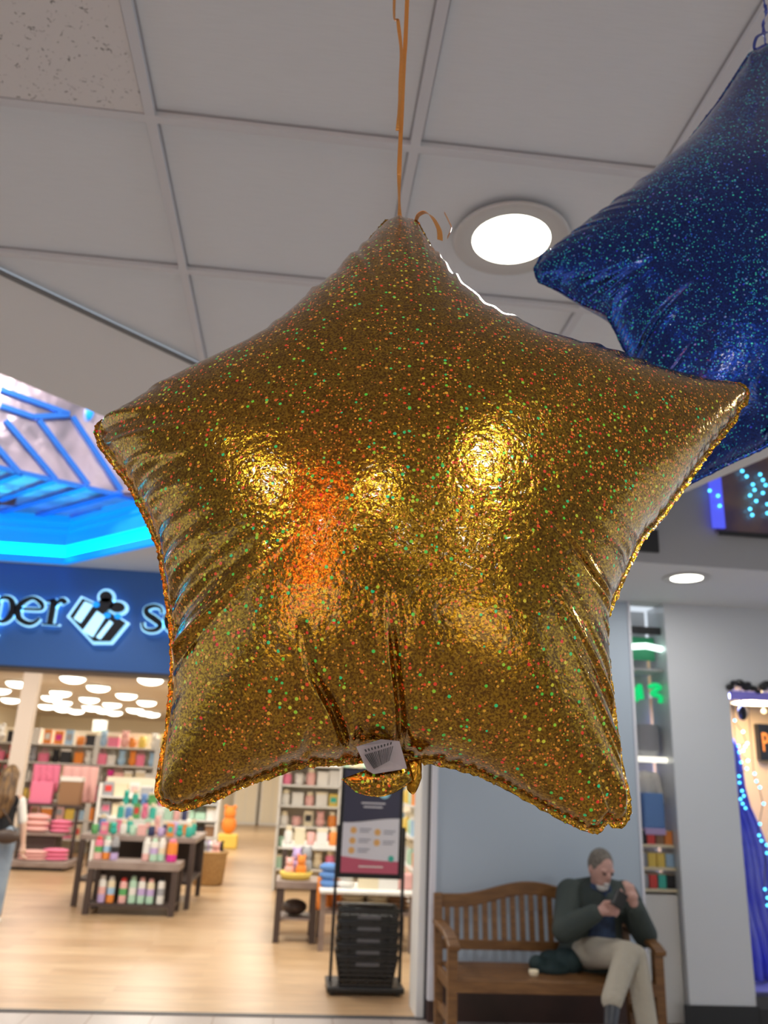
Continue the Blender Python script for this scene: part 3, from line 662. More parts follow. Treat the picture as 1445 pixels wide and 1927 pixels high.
for x in (SX0-.035, SX1+.045): B().bb(x-.012, x+.012, SYY, SYY+.025, .04, 1.20).build('pole', M['blackmetal'], st)
B().bb(.385, .98, 7.02, 7.42, .02, .06).build('base', M['black'], st, bevel=.01)
for x in (.43, .93):
    for y in (7.05, 7.38): B().ell((x, y, .016), (.022, .022, .016)).build('caster', M['black'], st, smooth=True)
cx, cy = .685, 7.17
bk = empty('shopping_basket', (0, 0, 0))
def bring(z, w, d, t):
    return [(-w, -d, z), (w, -d, z), (w, d, z), (-w, d, z)]
mb = B(); w0, d0, w1, d1, hh = .195, .12, .235, .155, .21
for a, b_ in (((-1, -1), (1, -1)), ((1, -1), (1, 1)), ((1, 1), (-1, 1)), ((-1, 1), (-1, -1))):
    for zz in range(6):
        t0 = zz/6; t1 = t0+.105
        P_ = lambda s_, t: Vector((s_[0]*(w0+(w1-w0)*t), s_[1]*(d0+(d1-d0)*t), t*hh))
        mb.bar(P_(a, t0+.05), P_(b_, t0+.05), .006, hh*.10)
    for q in range(7):
        u = q/6; mb.bar(P_(a, 0).lerp(P_(b_, 0), u), P_(a, 1).lerp(P_(b_, 1), u), .012, .006)
mb.bb(-w0, w0, -d0, d0, 0, .006); mb.build('basket_body', M['black'], bk)
B().tube([(-w1, -d1, hh), (w1, -d1, hh), (w1, d1, hh), (-w1, d1, hh)], .011, 8, True).build('rim', M['black'], bk, smooth=True)
B().bb(-.09, .09, -d1-.006, -d1+.002, .145, .17).build('label_plate', mat('grey_label', (.10, .10, .11), .5), bk)
for s_ in (-1, 1): B().tube([(-w1+.02, s_*.02, hh), (-w1+.03, s_*.06, hh+.012), (w1-.03, s_*.06, hh+.012), (w1-.02, s_*.02, hh)], .006, 6).build('handle', M['black'], bk, smooth=True)
for i in range(5):
    o = bk if i == 0 else copy_tree(bk)
    o.location = (cx, cy, .062+i*.082); tag(o, 'black plastic shopping basket, %s of the five stacked on the sign stand' % ('lowest', 'second lowest', 'middle one', 'second highest', 'topmost')[i], 'basket', 'black shopping baskets')
# ================================================================== SHOP TABLES
def table(name, x0, x1, y0, y1, zt, label, cat='table', shelf=None, th=.06, leg=.06, tm='greywood', lm='darkwood'):
    t = empty(name, ((x0+x1)/2, (y0+y1)/2, 0), label=label, cat=cat)
    B().bb(x0, x1, y0, y1, zt-th, zt).build('tabletop', M[tm], t, bevel=.006)
    for x in (x0+leg/2+.01, x1-leg/2-.01):
        for y in (y0+leg/2+.01, y1-leg/2-.01): B().bb(x-leg/2, x+leg/2, y-leg/2, y+leg/2, 0, zt-th).build('leg', M[lm], t)
    if shelf: B().bb(x0+.02, x1-.02, y0+.02, y1-.02, shelf-.03, shelf).build('shelf', M[lm], t)
    B().bb(x0+.05, x1-.05, y1-.03, y1-.01, (shelf or .1), zt-th).build('back_panel', M[lm], t) if shelf else None
    return t
T1 = table('display_table', -2.235, -1.205, 10.42, 10.95, .56, 'low grey-brown shop display table in front, with bottles on its shelf', shelf=.115, th=.085, leg=.065)
T2 = table('display_table', -2.50, -1.10, 11.0, 12.3, .80, 'tall grey-brown shop display table crowded with tumblers, behind the low one', shelf=.30)
def bottle(x, y, z, h, r, cols, label, group):
    t = empty('tumbler', (x, y, z), label=label, cat='bottle', group=group)
    B().lathe((x, y, z), [(r*.8, 0), (r, h*.03), (r, h*.32)], 16).build('base_band', C[cols[0]], t, smooth=False)
    B().lathe((x, y, z), [(r, h*.32), (r, h*.58)], 16).build('middle_band', C[cols[1]], t)
    B().lathe((x, y, z), [(r, h*.58), (r*.98, h*.80), (r*.7, h*.85)], 16).build('body', C[cols[2]], t)
    B().lathe((x, y, z), [(r*.6, h*.84), (r*.72, h*.86), (r*.68, h*.97), (r*.4, h)], 14).build('lid', C[cols[3]], t)
lowc = [('lilac', 'blush', 'white', 'white'), ('orange', 'sky', 'cream', 'white'), ('blush', 'green', 'blush', 'red'), ('mint', 'white', 'mint', 'mint'), ('mint', 'lilac', 'white', 'blush'), ('mint', 'lilac', 'cream', 'blush'), ('white', 'grey', 'white', 'black')]
for i, (px_, c_) in enumerate(zip((189, 206, 229, 247, 264, 281, 301), lowc)):
    p = PY(px_, 1690, 10.52); bottle(p.x, 10.54, .115, .29-.01*(i % 3), .043, c_, '%s, %s and %s tumbler on the low table shelf, %s from the left' % (c_[0], c_[1], c_[2], ORD[i]), 'bottles on the lower shelf')
upc = [('blush', 'green', 'pink', 'red'), ('orange', 'sky', 'white', 'mint'), ('lilac', 'black', 'grey', 'grey'), ('blush', 'white', 'white', 'white'), ('mint', 'lilac', 'white', 'mint'), ('mint', 'cream', 'white', 'white'), ('magenta', 'orange', 'orange', 'pink')]
for i, (px_, c_) in enumerate(zip((185, 200, 216, 275, 290, 304, 324), upc)):
    p = PY(px_, 1600, 10.62); bottle(p.x, 10.62+.03*(i % 2), .56, .25, .045 if i != 6 else .06, c_, '%s, %s and %s tumbler on top of the low table, %s from the left' % (c_[0], c_[1], c_[2], ORD[i]), 'bottles on top of the low table')
def softbox(mb, c, d, n=3):
    mb.box(c, d)
def goods(kind, x, y, z, w, h, col, label, group, cat=None):
    """small merchandise, each one a thing"""
    d = w*.7
    if kind == 'plush':
        mb = B(); mb.ell((x, y, z+h*.32), (w*.42, w*.36, h*.33)).ell((x, y-.01, z+h*.72), (w*.34, w*.3, h*.26)).ell((x-w*.25, y, z+h*.95), w*.12).ell((x+w*.25, y, z+h*.95), w*.12)
        o = mb.build('plush_toy', F[col], smooth=True)
    elif kind == 'bag':
        t = empty('tote_bag', (x, y, z)); B().bb(x-w/2, x+w/2, y-d*.3, y+d*.3, z, z+h*.7).build('bag_body', F[col], t, bevel=.02)
        B().tube([(x-w*.25, y, z+h*.68), (x-w*.2, y, z+h*.92), (x, y, z+h), (x+w*.2, y, z+h*.92), (x+w*.25, y, z+h*.68)], w*.035, 6).build('handle', F[col], t, smooth=True); o = t
    elif kind == 'box':
        t = empty('gift_box', (x, y, z)); B().bb(x-w/2, x+w/2, y-d/2, y+d/2, z, z+h*.75).build('carton', C[col], t, bevel=.005)
        B().bb(x-w*.52, x+w*.52, y-d*.52, y+d*.52, z+h*.75, z+h*.9).build('lid', C[random.choice(('white', 'cream', col))], t, bevel=.005); o = t
    elif kind == 'mug':
        t = empty('mug', (x, y, z)); B().lathe((x, y, z), [(w*.3, 0), (w*.36, h*.06), (w*.38, h*.7), (w*.34, h*.7), (w*.3, h*.1)], 16).build('cup', C[col], t, smooth=True)
        B().tube([(x+w*.36, y, z+h*.6), (x+w*.52, y, z+h*.55), (x+w*.52, y, z+h*.25), (x+w*.36, y, z+h*.15)], w*.05, 6).build('handle', C[col], t, smooth=True); o = t
    elif kind == 'jar':
        t = empty('jar', (x, y, z)); B().lathe((x, y, z), [(w*.35, 0), (w*.4, h*.1), (w*.4, h*.65), (w*.25, h*.78)], 16).build('body', C[col], t, smooth=True)
        B().lathe((x, y, z), [(w*.27, h*.76), (w*.29, h*.8), (w*.29, h), (w*.2, h*1.02)], 16).build('lid', C['cream'], t); o = t
    elif kind == 'fold':
        mb = B()
        for q in range(3): mb.ell((x, y, z+h*(.17+.33*q)), (w*.5, d*.5, h*.2))
        o = mb.build('folded_blanket', F[col], smooth=True)
    else:
        t = empty('card_pack', (x, y, z)); B().bb(x-w*.4, x+w*.4, y-.02, y+.02, z, z+h*.95).build('card', C[col], t); B().bb(x-w*.28, x+w*.28, y-.024, y-.018, z+h*.3, z+h*.7).build('print', C[random.choice(list(C))], t); o = t
    return tag(o, label, cat or {'plush': 'soft toy', 'bag': 'bag', 'box': 'box', 'mug': 'mug', 'jar': 'jar', 'fold': 'blanket', 'card': 'card'}[kind], group)
NM = {'plush': 'soft toy', 'bag': 'tote bag', 'box': 'gift box', 'mug': 'mug', 'jar': 'jar', 'fold': 'folded blanket', 'card': 'printed card pack'}
# items crowded on the tall table (three rows and a riser)
riser = empty('display_riser', (-1.8, 11.85, .8), label='white two-step riser standing on the tall shop table', cat='display riser')
B().bb(-2.35, -1.25, 11.7, 12.2, .80, .96).build('step', C['white'], riser); B().bb(-2.25, -1.35, 11.95, 12.2, .96, 1.12).build('step', C['white'], riser)
tc_ = ['green', 'blush', 'teal', 'white', 'orange', 'pink', 'navy', 'blue', 'mint', 'teal', 'teal', 'lilac']
for r_, (yy, zz, n_, hh_) in enumerate(((11.15, .80, 11, .18), (11.55, .80, 11, .2), (11.82, .96, 9, .2), (12.07, 1.12, 8, .2))):
    for i in range(n_):
        x = -2.42+(i+.5)*1.26/n_ if r_ < 2 else -2.26+(i+.5)*.94/n_
        kd = ['mug', 'box', 'jar', 'card', 'jar', 'mug', 'plush'][(i*3+r_*2) % 7]; cl = tc_[(i*5+r_*7) % 12]
        goods(kd, x, yy, zz, .105, hh_*random.uniform(.75, 1.1), cl, '%s %s on the tall table, %s from left in the %s row' % (cl, NM[kd], ORD[i], ('front', 'second', 'lower riser', 'top riser')[r_]), 'goods on the tall table')
# wicker basket with soft toys
wb = empty('wicker_basket', (-1.12, 13.5, 0), label='round tan wicker basket standing on the shop floor right of the tall table', cat='basket')
B().lathe((-1.12, 13.5, 0), [(.19, 0), (.22, .02), (.25, .42), (.27, .45), (.235, .45), (.225, .40), (.2, .05)], 32).build('basket_body', M['wicker'], wb, smooth=True)
B().tube([(-1.12+.255*math.cos(a), 13.5+.255*math.sin(a), .45) for a in [2*PI*i/24 for i in range(24)]], .02, 8, True).build('rim', M['wicker'], wb, smooth=True)
for i, (dx, dy, cl) in enumerate(((-.1, -.05, 'grey'), (.08, -.08, 'blush'), (0, .1, 'white'), (.12, .08, 'black'), (-.08, .09, 'lilac'))):
    goods('plush', -1.12+dx, 13.5+dy, .36, .17, .24, cl, '%s soft toy poking out of the wicker basket' % cl, 'soft toys in the wicker basket')
# gondola shelving across the back
def gondola(x0, x1, y, zb, zt, ns, label, dep=.45, kick=True):
    g = empty('shelf_unit', ((x0+x1)/2, y, 0), label=label, cat='shelving')
    B().bb(x0, x1, y+dep-.04, y+dep, 0, zt+.3).build('back_panel', M['cream'], g)
    for x in (x0, x1): B().bb(x-.02, x+.02, y, y+dep, 0, zt+.2).build('side_panel', M['white'], g)
    zs = []
    for i in range(ns):
        z = zb+(zt-zb)*i/(ns-1); zs.append(z); B().bb(x0, x1, y, y+dep-.04, z-.025, z).build('shelf', M['white'], g)
    return zs
warm = ['pink', 'blush', 'white', 'red', 'grey', 'sky', 'pink', 'magenta', 'cream', 'black', 'orange', 'blue', 'white', 'yellow', 'blush']
def fillshelf(x0, x1, y, zs, per, gap, who, kinds, pal, group, seed):
    rnd = random.Random(seed); z_j = group == 'goods on the back shelving'
    for si, z in enumerate(zs):
        for i in range(per):
            w = (x1-x0)/per; x = x0+w*(i+.5); kd = rnd.choice(kinds); cl = rnd.choice(pal)
            goods(kd, x+(rnd.uniform(-.03, .03) if z_j else 0), y+.15-(rnd.uniform(0, .12) if z_j else 0), z, w*(rnd.uniform(.8, 1.12) if z_j else .93), gap*rnd.uniform(.72, .97), cl, '%s %s, %s, %s shelf up, %s from left' % (cl, NM[kd], who, ORD[si], ORD[i]), group)
for gi, (x0, x1, who) in enumerate(((-6.9, -5.3, 'far left back shelving'), (-5.25, -3.95, 'left centre back shelving'), (-3.9, -2.75, 'back shelving behind the tall table'), (-2.7, -1.75, 'aisle side back shelving'))):
    zs = gondola(x0, x1, 17.6, .25, 2.0, 6, 'white shop shelf unit: '+who)
    fillshelf(x0, x1, 17.6, zs, 6 if gi else 4, .345, who, ['plush', 'plush', 'bag', 'box', 'plush', 'card', 'mug'], warm, 'goods on the back shelving', 11+gi)
# two grey shelf racks nearer, behind the tall table
zs = gondola(-3.1, -2.05, 14.6, .55, 1.15, 3, 'grey-white rack of paper goods behind the tall table, left'); fillshelf(-3.1, -2.05, 14.6, zs, 5, .26, 'the left grey rack', ['card', 'box', 'jar'], ['white', 'grey', 'sky', 'blue', 'cream'], 'goods on the left grey rack', 31)
zs = gondola(-1.98, -1.2, 15.0, .55, 1.35, 4, 'grey-white rack of bags behind the tall table, right'); fillshelf(-1.98, -1.2, 15.0, zs, 4, .24, 'the right grey rack', ['bag', 'plush', 'box'], ['black', 'white', 'brown', 'blush', 'mint'], 'goods on the right rack', 32)
# pink display on the left
pkd = empty('tiered_display', (-3.95, 14.9, 0), label='low black-edged tiered display stand with pink blankets, left of the tables', cat='display stand')
B().bb(-4.45, -3.42, 14.5, 15.3, .04, .14).build('base_tier', M['greywood'], pkd, bevel=.02); B().bb(-4.4, -3.5, 14.55, 15.25, 0, .04).build('plinth', M['base'], pkd)
B().bb(-4.35, -3.75, 14.85, 15.3, .14, .52).build('tier', M['darkwood'], pkd); B().bb(-4.30, -3.6, 14.75, 15.3, .50, .54).build('shelf', M['greywood'], pkd)
B().bb(-4.35, -3.45, 14.95, 15.3, .93, .97).build('shelf', M['darkwood'], pkd); B().bb(-3.9, -3.85, 15.0, 15.05, .54, .93).build('post', M['darkwood'], pkd); B().bb(-4.33, -4.28, 15.0, 15.05, .54, .93).build('post', M['darkwood'], pkd); B().bb(-3.53, -3.48, 15.0, 15.05, .14, .93).build('post', M['darkwood'], pkd)
B().tube([(-4.48, 15.44, .0), (-4.48, 15.44, 1.61), (-3.32, 15.44, 1.61), (-3.32, 15.44, 0)], .015, 8).build('hanging_rail', M['darkwood'], pkd)
for x, y, z, w, h, cl, lb in ((-4.0, 14.68, .14, .50, .15, 'blush', 'front of the lowest tier'), (-3.68, 14.72, .14, .42, .18, 'pink', 'right side of the lowest tier'), (-4.1, 14.92, .54, .42, .28, 'blush', 'middle tier, left'), (-3.72, 14.95, .54, .34, .2, 'pink', 'middle tier, right')):
    goods('fold', x, y, z, w, h, cl, '%s folded blanket stack on the pink display, %s' % (cl, lb), 'blankets on the pink display')
goods('bag', -4.15, 15.12, .97, .36, .5, 'pink', 'hot pink tote bag on the top shelf of the pink display', 'bags on the pink display')
goods('box', -3.68, 15.12, .97, .34, .50, 'brown', 'brown cardboard gift box on the top shelf of the pink display', 'boxes on the pink display')
def throw(x0, x1, y, z0, z1, col, label):
    mb = B(); nx, nz = 16, 10; vs = []
    for b_ in (0, .02):
        for j in range(nz+1):
            for i in range(nx+1): vs.append((x0+(x1-x0)*i/nx, y+b_+.03*math.sin(i*1.6+j*.3)*(1-j/nz*.5), z0+(z1-z0)*j/nz))
    m_ = (nx+1)*(nz+1); fs = []
    for j in range(nz):
        for i in range(nx):
            a = j*(nx+1)+i; fs += [(a, a+1, a+nx+2, a+nx+1), (m_+a, m_+a+nx+1, m_+a+nx+2, m_+a+1)]
    for i in range(nx): fs += [(i, m_+i, m_+i+1, i+1), (nz*(nx+1)+i, nz*(nx+1)+i+1, m_+nz*(nx+1)+i+1, m_+nz*(nx+1)+i)]
    for j in range(nz): a = j*(nx+1); fs += [(a, a+nx+1, m_+a+nx+1, m_+a), (a+nx, m_+a+nx, m_+a+2*nx+1, a+2*nx+1)]
    mb.add(vs, fs).build('hanging_throw', F[col], smooth=True, label=label, cat='blanket')
throw(-3.95, -3.35, 15.415, 1.0, 1.6, 'blush', 'blush pink throw hanging above the pink display')
throw(-4.45, -4.0, 15.42, 1.15, 1.6, 'pink', 'pink throw hanging left above the pink display')
# right side of the shop: small table, low unit behind, wall shelving
T3 = table('side_table', -.075, .36, 9.05, 9.6, .565, 'small grey-brown table beside the sign stand with a yellow basket on it', th=.07, leg=.06)
B().bb(-.04, .33, 9.1, 9.55, .2, .22).build('shelf', M['greywood'], T3)
B().ell((.13, 9.3, .30), (.13, .14, .075)).build('brown_bowl', M['bagbrown'], smooth=True, label='dark brown bowl on the lower shelf of the small side table', cat='bowl')
yb = empty('tray', (.12, 9.25, .565), label='shallow yellow wicker tray on the small side table', cat='tray'); B().lathe((.12, 9.25, .565), [(.12, 0), (.15, .01), (.17, .07), (.16, .075), (.13, .02)], 24).build('tray_body', C['yellow'], yb, smooth=True)
for i, (dx, dy, kd, cl, w, h) in enumerate(((-.07, 0, 'plush', 'blush', .12, .17), (.05, -.03, 'plush', 'orange', .13, .2), (.0, .07, 'plush', 'lilac', .14, .26), (.1, .05, 'plush', 'grey', .15, .28))):
    goods(kd, .12+dx, 9.25+dy, .60, w, h, cl, '%s soft toy heaped in the yellow tray' % cl, 'toys in the yellow tray')
T4 = table('display_unit', .36, 1.3, 8.7, 9.5, .53, 'low white and grey display unit behind the sign stand', shelf=.35, th=.03, leg=.05, tm='white', lm='greywood')
for i, (x, cl, kd) in enumerate(((.45, 'blue', 'fold'), (.62, 'white', 'fold'), (.85, 'cream', 'box'), (1.05, 'white', 'box'), (1.2, 'blush', 'bag'))): goods(kd, x, 9.0, .53, .2, .22, cl, '%s %s on the low unit behind the sign stand' % (cl, NM[kd]), 'goods on the low unit')
for i, (x, cl) in enumerate(((.7, 'cream'), (.95, 'cream'), (1.15, 'brown'))): goods('fold', x, 8.95, .35, .24, .12, cl, '%s folded blanket on the lower shelf of the low unit, %s from the left' % (cl, ORD[i]), 'blankets under the low unit')
throw(.34, .62, 8.98, .32, .62, 'orange', 'orange, blue and white striped throw draped over the small side table end')
T5 = table('display_table', -.05, 1.0, 10.4, 11.3, .80, 'cream-topped table of boxed goods behind the small side table', th=.04, tm='white')
for i in range(8):
    cl = ['white', 'cream', 'blush', 'white', 'orange', 'cream', 'white', 'pink'][i]; kd = ['jar', 'box', 'mug', 'box', 'jar', 'box', 'plush', 'jar'][i]
    goods(kd, .02+i*.135, 10.7, .80, .125, .2, cl, '%s %s on the cream-topped table, %s from the left' % (cl, NM[kd], ORD[i]), 'goods on the cream-topped table')
for gi, (x0, x1, y, who) in enumerate(((-.15, .75, 13.0, 'centre aisle shelving'), (.8, 1.65, 14.0, 'aisle shelving by the right wall'))):
    zs = gondola(x0, x1, y, .3, 1.75, 6, 'cream shop shelf unit: '+who)
    fillshelf(x0, x1, y, zs, 5, .26, who, ['jar', 'mug', 'card', 'box', 'plush'], ['cream', 'white', 'blush', 'cream', 'orange', 'mint', 'white', 'pink', 'yellow'], 'goods on '+who, 41+gi)
# wall shelving along the right side
wsx = 1.72
rk = empty('wall_rack', (1.6, 9.3, 0), label='tall white rack of cards along the right wall of the shop', cat='shelving')
for z in (.25, .6, .95, 1.3, 1.65, 2.0): B().bb(wsx-.26, wsx, 7.9, 12.2, z-.02, z).build('shelf', M['white'], rk)
B().bb(wsx-.02, wsx-.002, 7.9, 12.2, .1, 2.3).build('back_panel', M['storewall'], rk)
rnd = random.Random(5)
for si, z in enumerate((.25, .6, .95, 1.3, 1.65)):
    for j in range(9):
        cl = rnd.choice(['white', 'cream', 'mint', 'blush', 'yellow', 'sky', 'green', 'orange']); y = 8.1+j*.47
        goods(rnd.choice(['jar', 'box', 'mug']), wsx-.14, y, z, .2, .24, cl, '%s item on the right wall rack, %s shelf up, %s from the entrance' % (cl, ORD[si], ORD[j]), 'goods on the right wall rack')
# far back of the shop: cream cabinets and signs
for i, (px_, w) in enumerate(((462, .8), (512, .8))):
    p = PY(px_, 1500, 29.5); t = empty('tall_cabinet', (p.x, 30, 0), label='tall cream cabinet at the far back wall of the shop, %s' % ('left', 'right')[i], cat='cabinet'); B().bb(p.x-w/2, p.x+w/2, 29.8, 30.4, 0, 2.1).build('carcass', M['white'], t, bevel=.02); B().bb(p.x-w/2+.05, p.x-.01, 29.78, 29.8, .1, 2.0).build('door', M['storewall'], t); B().bb(p.x+.01, p.x+w/2-.05, 29.78, 29.8, .1, 2.0).build('door', M['storewall'], t)
p = PY(187, 1367, 25.9); t = empty('wall_clock', (p.x, 25.9, p.z), label='pale rounded square sign on the far pillar of the shop', cat='sign'); B().box((p.x, 25.965, p.z), (.42, .07, .36)).build('sign_frame', C['white'], t, bevel=.06); B().box((p.x, 25.925, p.z), (.32, .02, .26)).build('sign_face', C['mint'], t, bevel=.02)
t.name = 'hanging_sign'; B().tube([(p.x, 25.965, p.z+.15), (p.x, 25.965, 3.3)], .008, 6).build('cord', M['dark'], t)
throw(-2.35, -1.95, 19.8, 1.9, 2.4, 'cream', 'cream banner hanging above the back shelving')
B().tube([(-2.35, 19.81, 2.4), (-2.15, 19.81, 3.3), (-1.95, 19.81, 2.4)], .006, 6).build('banner_cord', M['dark'], label='thin cord the cream banner hangs from', cat='cord')
yp = PY(440, 1555, 20); B().bb(yp.x-.35, yp.x+.1, 19.9, 20.4, 0, .3).build('floor_bin', C['yellow'], bevel=.03, label='yellow floor bin far down the shop aisle', cat='bin')
goods('plush', yp.x-.12, 20.15, .3, .4, .6, 'orange', 'orange soft toy sitting in the yellow floor bin', 'toys in the bin')
# ================================================================== WOMAN IN THE SHOP
wx, wy = -2.99, 9.55
wo = empty('person', (wx, wy, 0), label='woman with long brown hair seen from behind in black top and light jeans', cat='person')
mb = B(); V = Vector
hd2 = V((wx+.02, wy, 1.44)); mb.ell(hd2, (.075, .09, .112)); mb.ell(hd2+V((0, .088, -.01)), (.01, .018, .02)); mb.cap((wx, wy, 1.26), hd2-V((0, 0, .06)), .048)
for s_ in (-1, 1): mb.ell(hd2+V((s_*.076, 0, 0)), (.01, .018, .03))
mb.limb([V((wx, wy, .86)), V((wx, wy, 1.0)), V((wx, wy, 1.18)), V((wx, wy, 1.27))], [.13, .105, .125, .06]); mb.cap((wx-.15, wy, 1.21), (wx+.15, wy, 1.21), .052)
WA = {}
for s_ in (-1, 1):
    sh = V((wx+s_*.165, wy, 1.20)); el = V((wx+s_*.225, wy+.02, .95)); wr = V((wx+s_*.25, wy+.04, .76)); mb.limb([sh, el, wr], [.042, .035, .024]); WA[s_] = (sh, el, wr)
    hand(mb, wr, (0, .05, -1), (0, 1, 0), s_)
    mb.limb([V((wx+s_*.085, wy, .84)), V((wx+s_*.09, wy+.01, .46)), V((wx+s_*.09, wy, .09))], [.088, .058, .036]); mb.cap((wx+s_*.09, wy-.04, .04), (wx+s_*.1, wy+.13, .03), .035, .028)
mb.build('body', M['skinp'], wo, remesh=.007)
mb = B(); mb.ell(hd2+V((0, -.015, .012)), (.092, .10, .118)); mb.limb([hd2+V((0, -.06, 0)), V((wx+.01, wy-.10, 1.25)), V((wx+.0, wy-.12, 1.08))], [.085, .095, .055]); mb.limb([hd2+V((.04, -.06, -.03)), V((wx+.07, wy-.10, 1.22)), V((wx+.06, wy-.11, 1.09))], [.06, .06, .035])
mb.limb([hd2+V((-.04, -.06, -.03)), V((wx-.07, wy-.10, 1.22)), V((wx-.06, wy-.11, 1.09))], [.06, .06, .035]); mb.build('hair', M['hairbrown'], wo, remesh=.008)
mb = B(); mb.limb([V((wx, wy, .92)), V((wx, wy, 1.02)), V((wx, wy, 1.16)), V((wx, wy, 1.22))], [.135, .125, .14, .09]); mb.cap((wx-.13, wy, 1.20), (wx+.13, wy, 1.20), .062); mb.build('top', M['blacktop'], wo, remesh=.009)
for s_ in (-1, 1): mb = B(); mb.limb([WA[s_][0], WA[s_][0].lerp(WA[s_][1], .75)], [.052, .048]); mb.build('sleeve', F['white'], wo, remesh=.008)
mb = B(); mb.cap((wx-.06, wy, .86), (wx+.06, wy, .86), .125)
for s_ in (-1, 1): mb.limb([V((wx+s_*.08, wy, .84)), V((wx+s_*.09, wy+.01, .46)), V((wx+s_*.09, wy, .12))], [.105, .078, .07])
mb.build('jeans', M['jeans'], wo, remesh=.009)
for s_ in (-1, 1): mb = B(); mb.cap((wx+s_*.09, wy-.045, .04), (wx+s_*.1, wy+.14, .035), .04, .033); mb.build('shoe', F['white'], wo, remesh=.007)
hb = empty('handbag', (wx+.12, wy-.13, .84), label='dark brown crossbody handbag at the hip of the woman in the shop', cat='bag'); B().ell((wx+.13, wy-.15, .86), (.13, .05, .07)).build('bag_body', M['bagbrown'], hb, smooth=True)
B().tube([(wx+.22, wy-.14, .9), (wx+.05, wy-.17, 1.12), (wx-.13, wy-.02, 1.27)], .007, 6).build('strap', M['bagbrown'], hb, smooth=True)
# ================================================================== NICHE STANDING IN FOR A MIRROR COLUMN AND ITS REFLECTION
NX0, NX1 = xb+.02, 2.945; NW = NX1-NX0; NC = (NX0+NX1)/2
refl_niche = empty('reflection_niche', (NC, WY+.18, 0), label='narrow shelved niche imitating a mirror column and its reflection, beside the grey column', cat='reflection niche')
B().bb(NX0+.005, NX1-.005, WY+.04, WY+.34, 0, .84).build('reflected_white_door', M['white'], refl_niche, bevel=.005)
B().bb(NX0+.012, NX0+.02, WY+.025, WY+.05, .45, .55).build('handle', M['dark'], refl_niche)
for z in (.88, 1.03, 1.19, 2.52): B().bb(NX0+.002, NX1-.002, WY+.05, WY+.35, z-.022, z).build('shelf', C['cream'] if z < 1.3 else M['drywall2'], refl_niche)
B().bb(NX0+.002, NX1-.002, WY+.05, WY+.07, 2.80, 2.86).build('top_rail', M['dark'], refl_niche)
for si, (z, cs) in enumerate(((.88, ('grey', 'red', 'teal', 'black')), (1.03, ('grey', 'yellow', 'yellow', 'sky')), (1.19, ('black', 'red', 'brown', 'orange')))):
    for i, cl in enumerate(cs):
        x = NX0+.035+i*.07; t = empty('book', (x, WY+.15, z), label='%s book on the %s shelf of the reflection niche, %s from the left' % (cl, ('lowest', 'middle', 'upper')[si], ORD[i]), cat='book', group='reflected books in the niche')
        B().bb(x-.03, x+.03, WY+.07, WY+.2, z, z+.095).build('cover', C[cl], t); B().bb(x-.026, x+.026, WY+.075, WY+.205, z+.003, z+.098).build('pages', C['cream'], t)
p = NC
tb = empty('tote_bag', (p, WY+.12, 1.28), label='blue tote bag with pale base hanging in the reflection niche', cat='bag'); B().bb(p-.085, p+.085, WY+.06, WY+.16, 1.30, 1.56).build('bag_body', C['blue'], tb, bevel=.015); B().bb(p-.085, p+.085, WY+.055, WY+.165, 1.255, 1.305).build('bag_base', C['lilac'], tb, bevel=.01)
B().tube([(p-.05, WY+.1, 1.55), (p-.04, WY+.1, 1.66), (p+.04, WY+.1, 1.66), (p+.05, WY+.1, 1.55)], .007, 6).build('handle', C['white'], tb, smooth=True)
mb = B(); mb.cap((p-.09, WY+.22, 1.68), (p+.09, WY+.22, 1.68), .04); mb.limb([(p, WY+.22, 1.66), (p, WY+.22, 1.40)], [.07, .08]); mb.limb([(p-.10, WY+.22, 1.67), (p-.12, WY+.2, 1.50)], [.035, .03]); mb.limb([(p+.10, WY+.22, 1.67), (p+.12, WY+.2, 1.50)], [.035, .03]); mb.build('reflected_shirt', F['white'], remesh=.008, label='white shirt hanging behind the blue tote in the reflection niche', cat='shirt')
mb = B(); mb.lathe((p, WY+.2, 0), [(.10, 1.84), (.125, 1.88), (.125, 2.06), (.12, 2.08)], 24); mb.build('reflected_hat_box', C['grey'], smooth=False, label='round grey drum box high in the reflection niche', cat='box')
B().tube([(NX0+.01, WY+.08, 1.81), (NX1-.01, WY+.08, 1.81)], .022, 10).build('reflected_tube', mat('warm_reflected_tube', (1, 1, .9), .4, emit=(1, .95, .8), es=1.1), smooth=True, label='horizontal white glowing tube imitating a reflected lamp, under the drum box in the niche', cat='lamp')
B().tube([(NX0-.0, WY+.04, 2.685), (NC, WY+.04, 2.70), (NX1-.01, WY+.04, 2.68)], .024, 10).build('reflected_tube', M['tube_reflection'], smooth=True, label='pale green glowing tube imitating a reflected lamp at the top of the niche', cat='lamp')  # both glowing tubes stand for lamps reflected in the mirror column
for i, (cx_, pts) in enumerate(((NX0+.065, [(-.04, .07), (-.02, .0), (.0, -.06), (.0, .0), (.03, .06), (.04, -.05)]), (NX1-.06, [(-.05, .05), (0, .07), (.04, .05), (-.03, 0), (.04, -.02), (.035, -.07)]))):
    B().tube([(cx_+a, WY+.10, 2.325+b_) for a, b_ in [(v.x, v.y) for v in spline([(a, b_, 0) for a, b_ in pts], 5)]], .019, 8).build('reflected_neon_letter', M['reflected_neon'], smooth=True, label='green neon letter shape in the reflection niche, %s one of two' % ('left', 'right')[i], cat='neon sign', group='green neon letters')
B().bb(NX0+.01, NX1-.02, WY+.15, WY+.17, 2.60, 2.79).build('reflected_sign_panel', mat('dim_green', (.03, .28, .13), .5), label='dim green sign panel behind the upper glowing tube of the reflection niche', cat='sign')
B().bb(NX0+.004, NX1-.004, WY+.0, WY+.008, .0, CEIL).build('window_1', M['glass'], kind='structure')
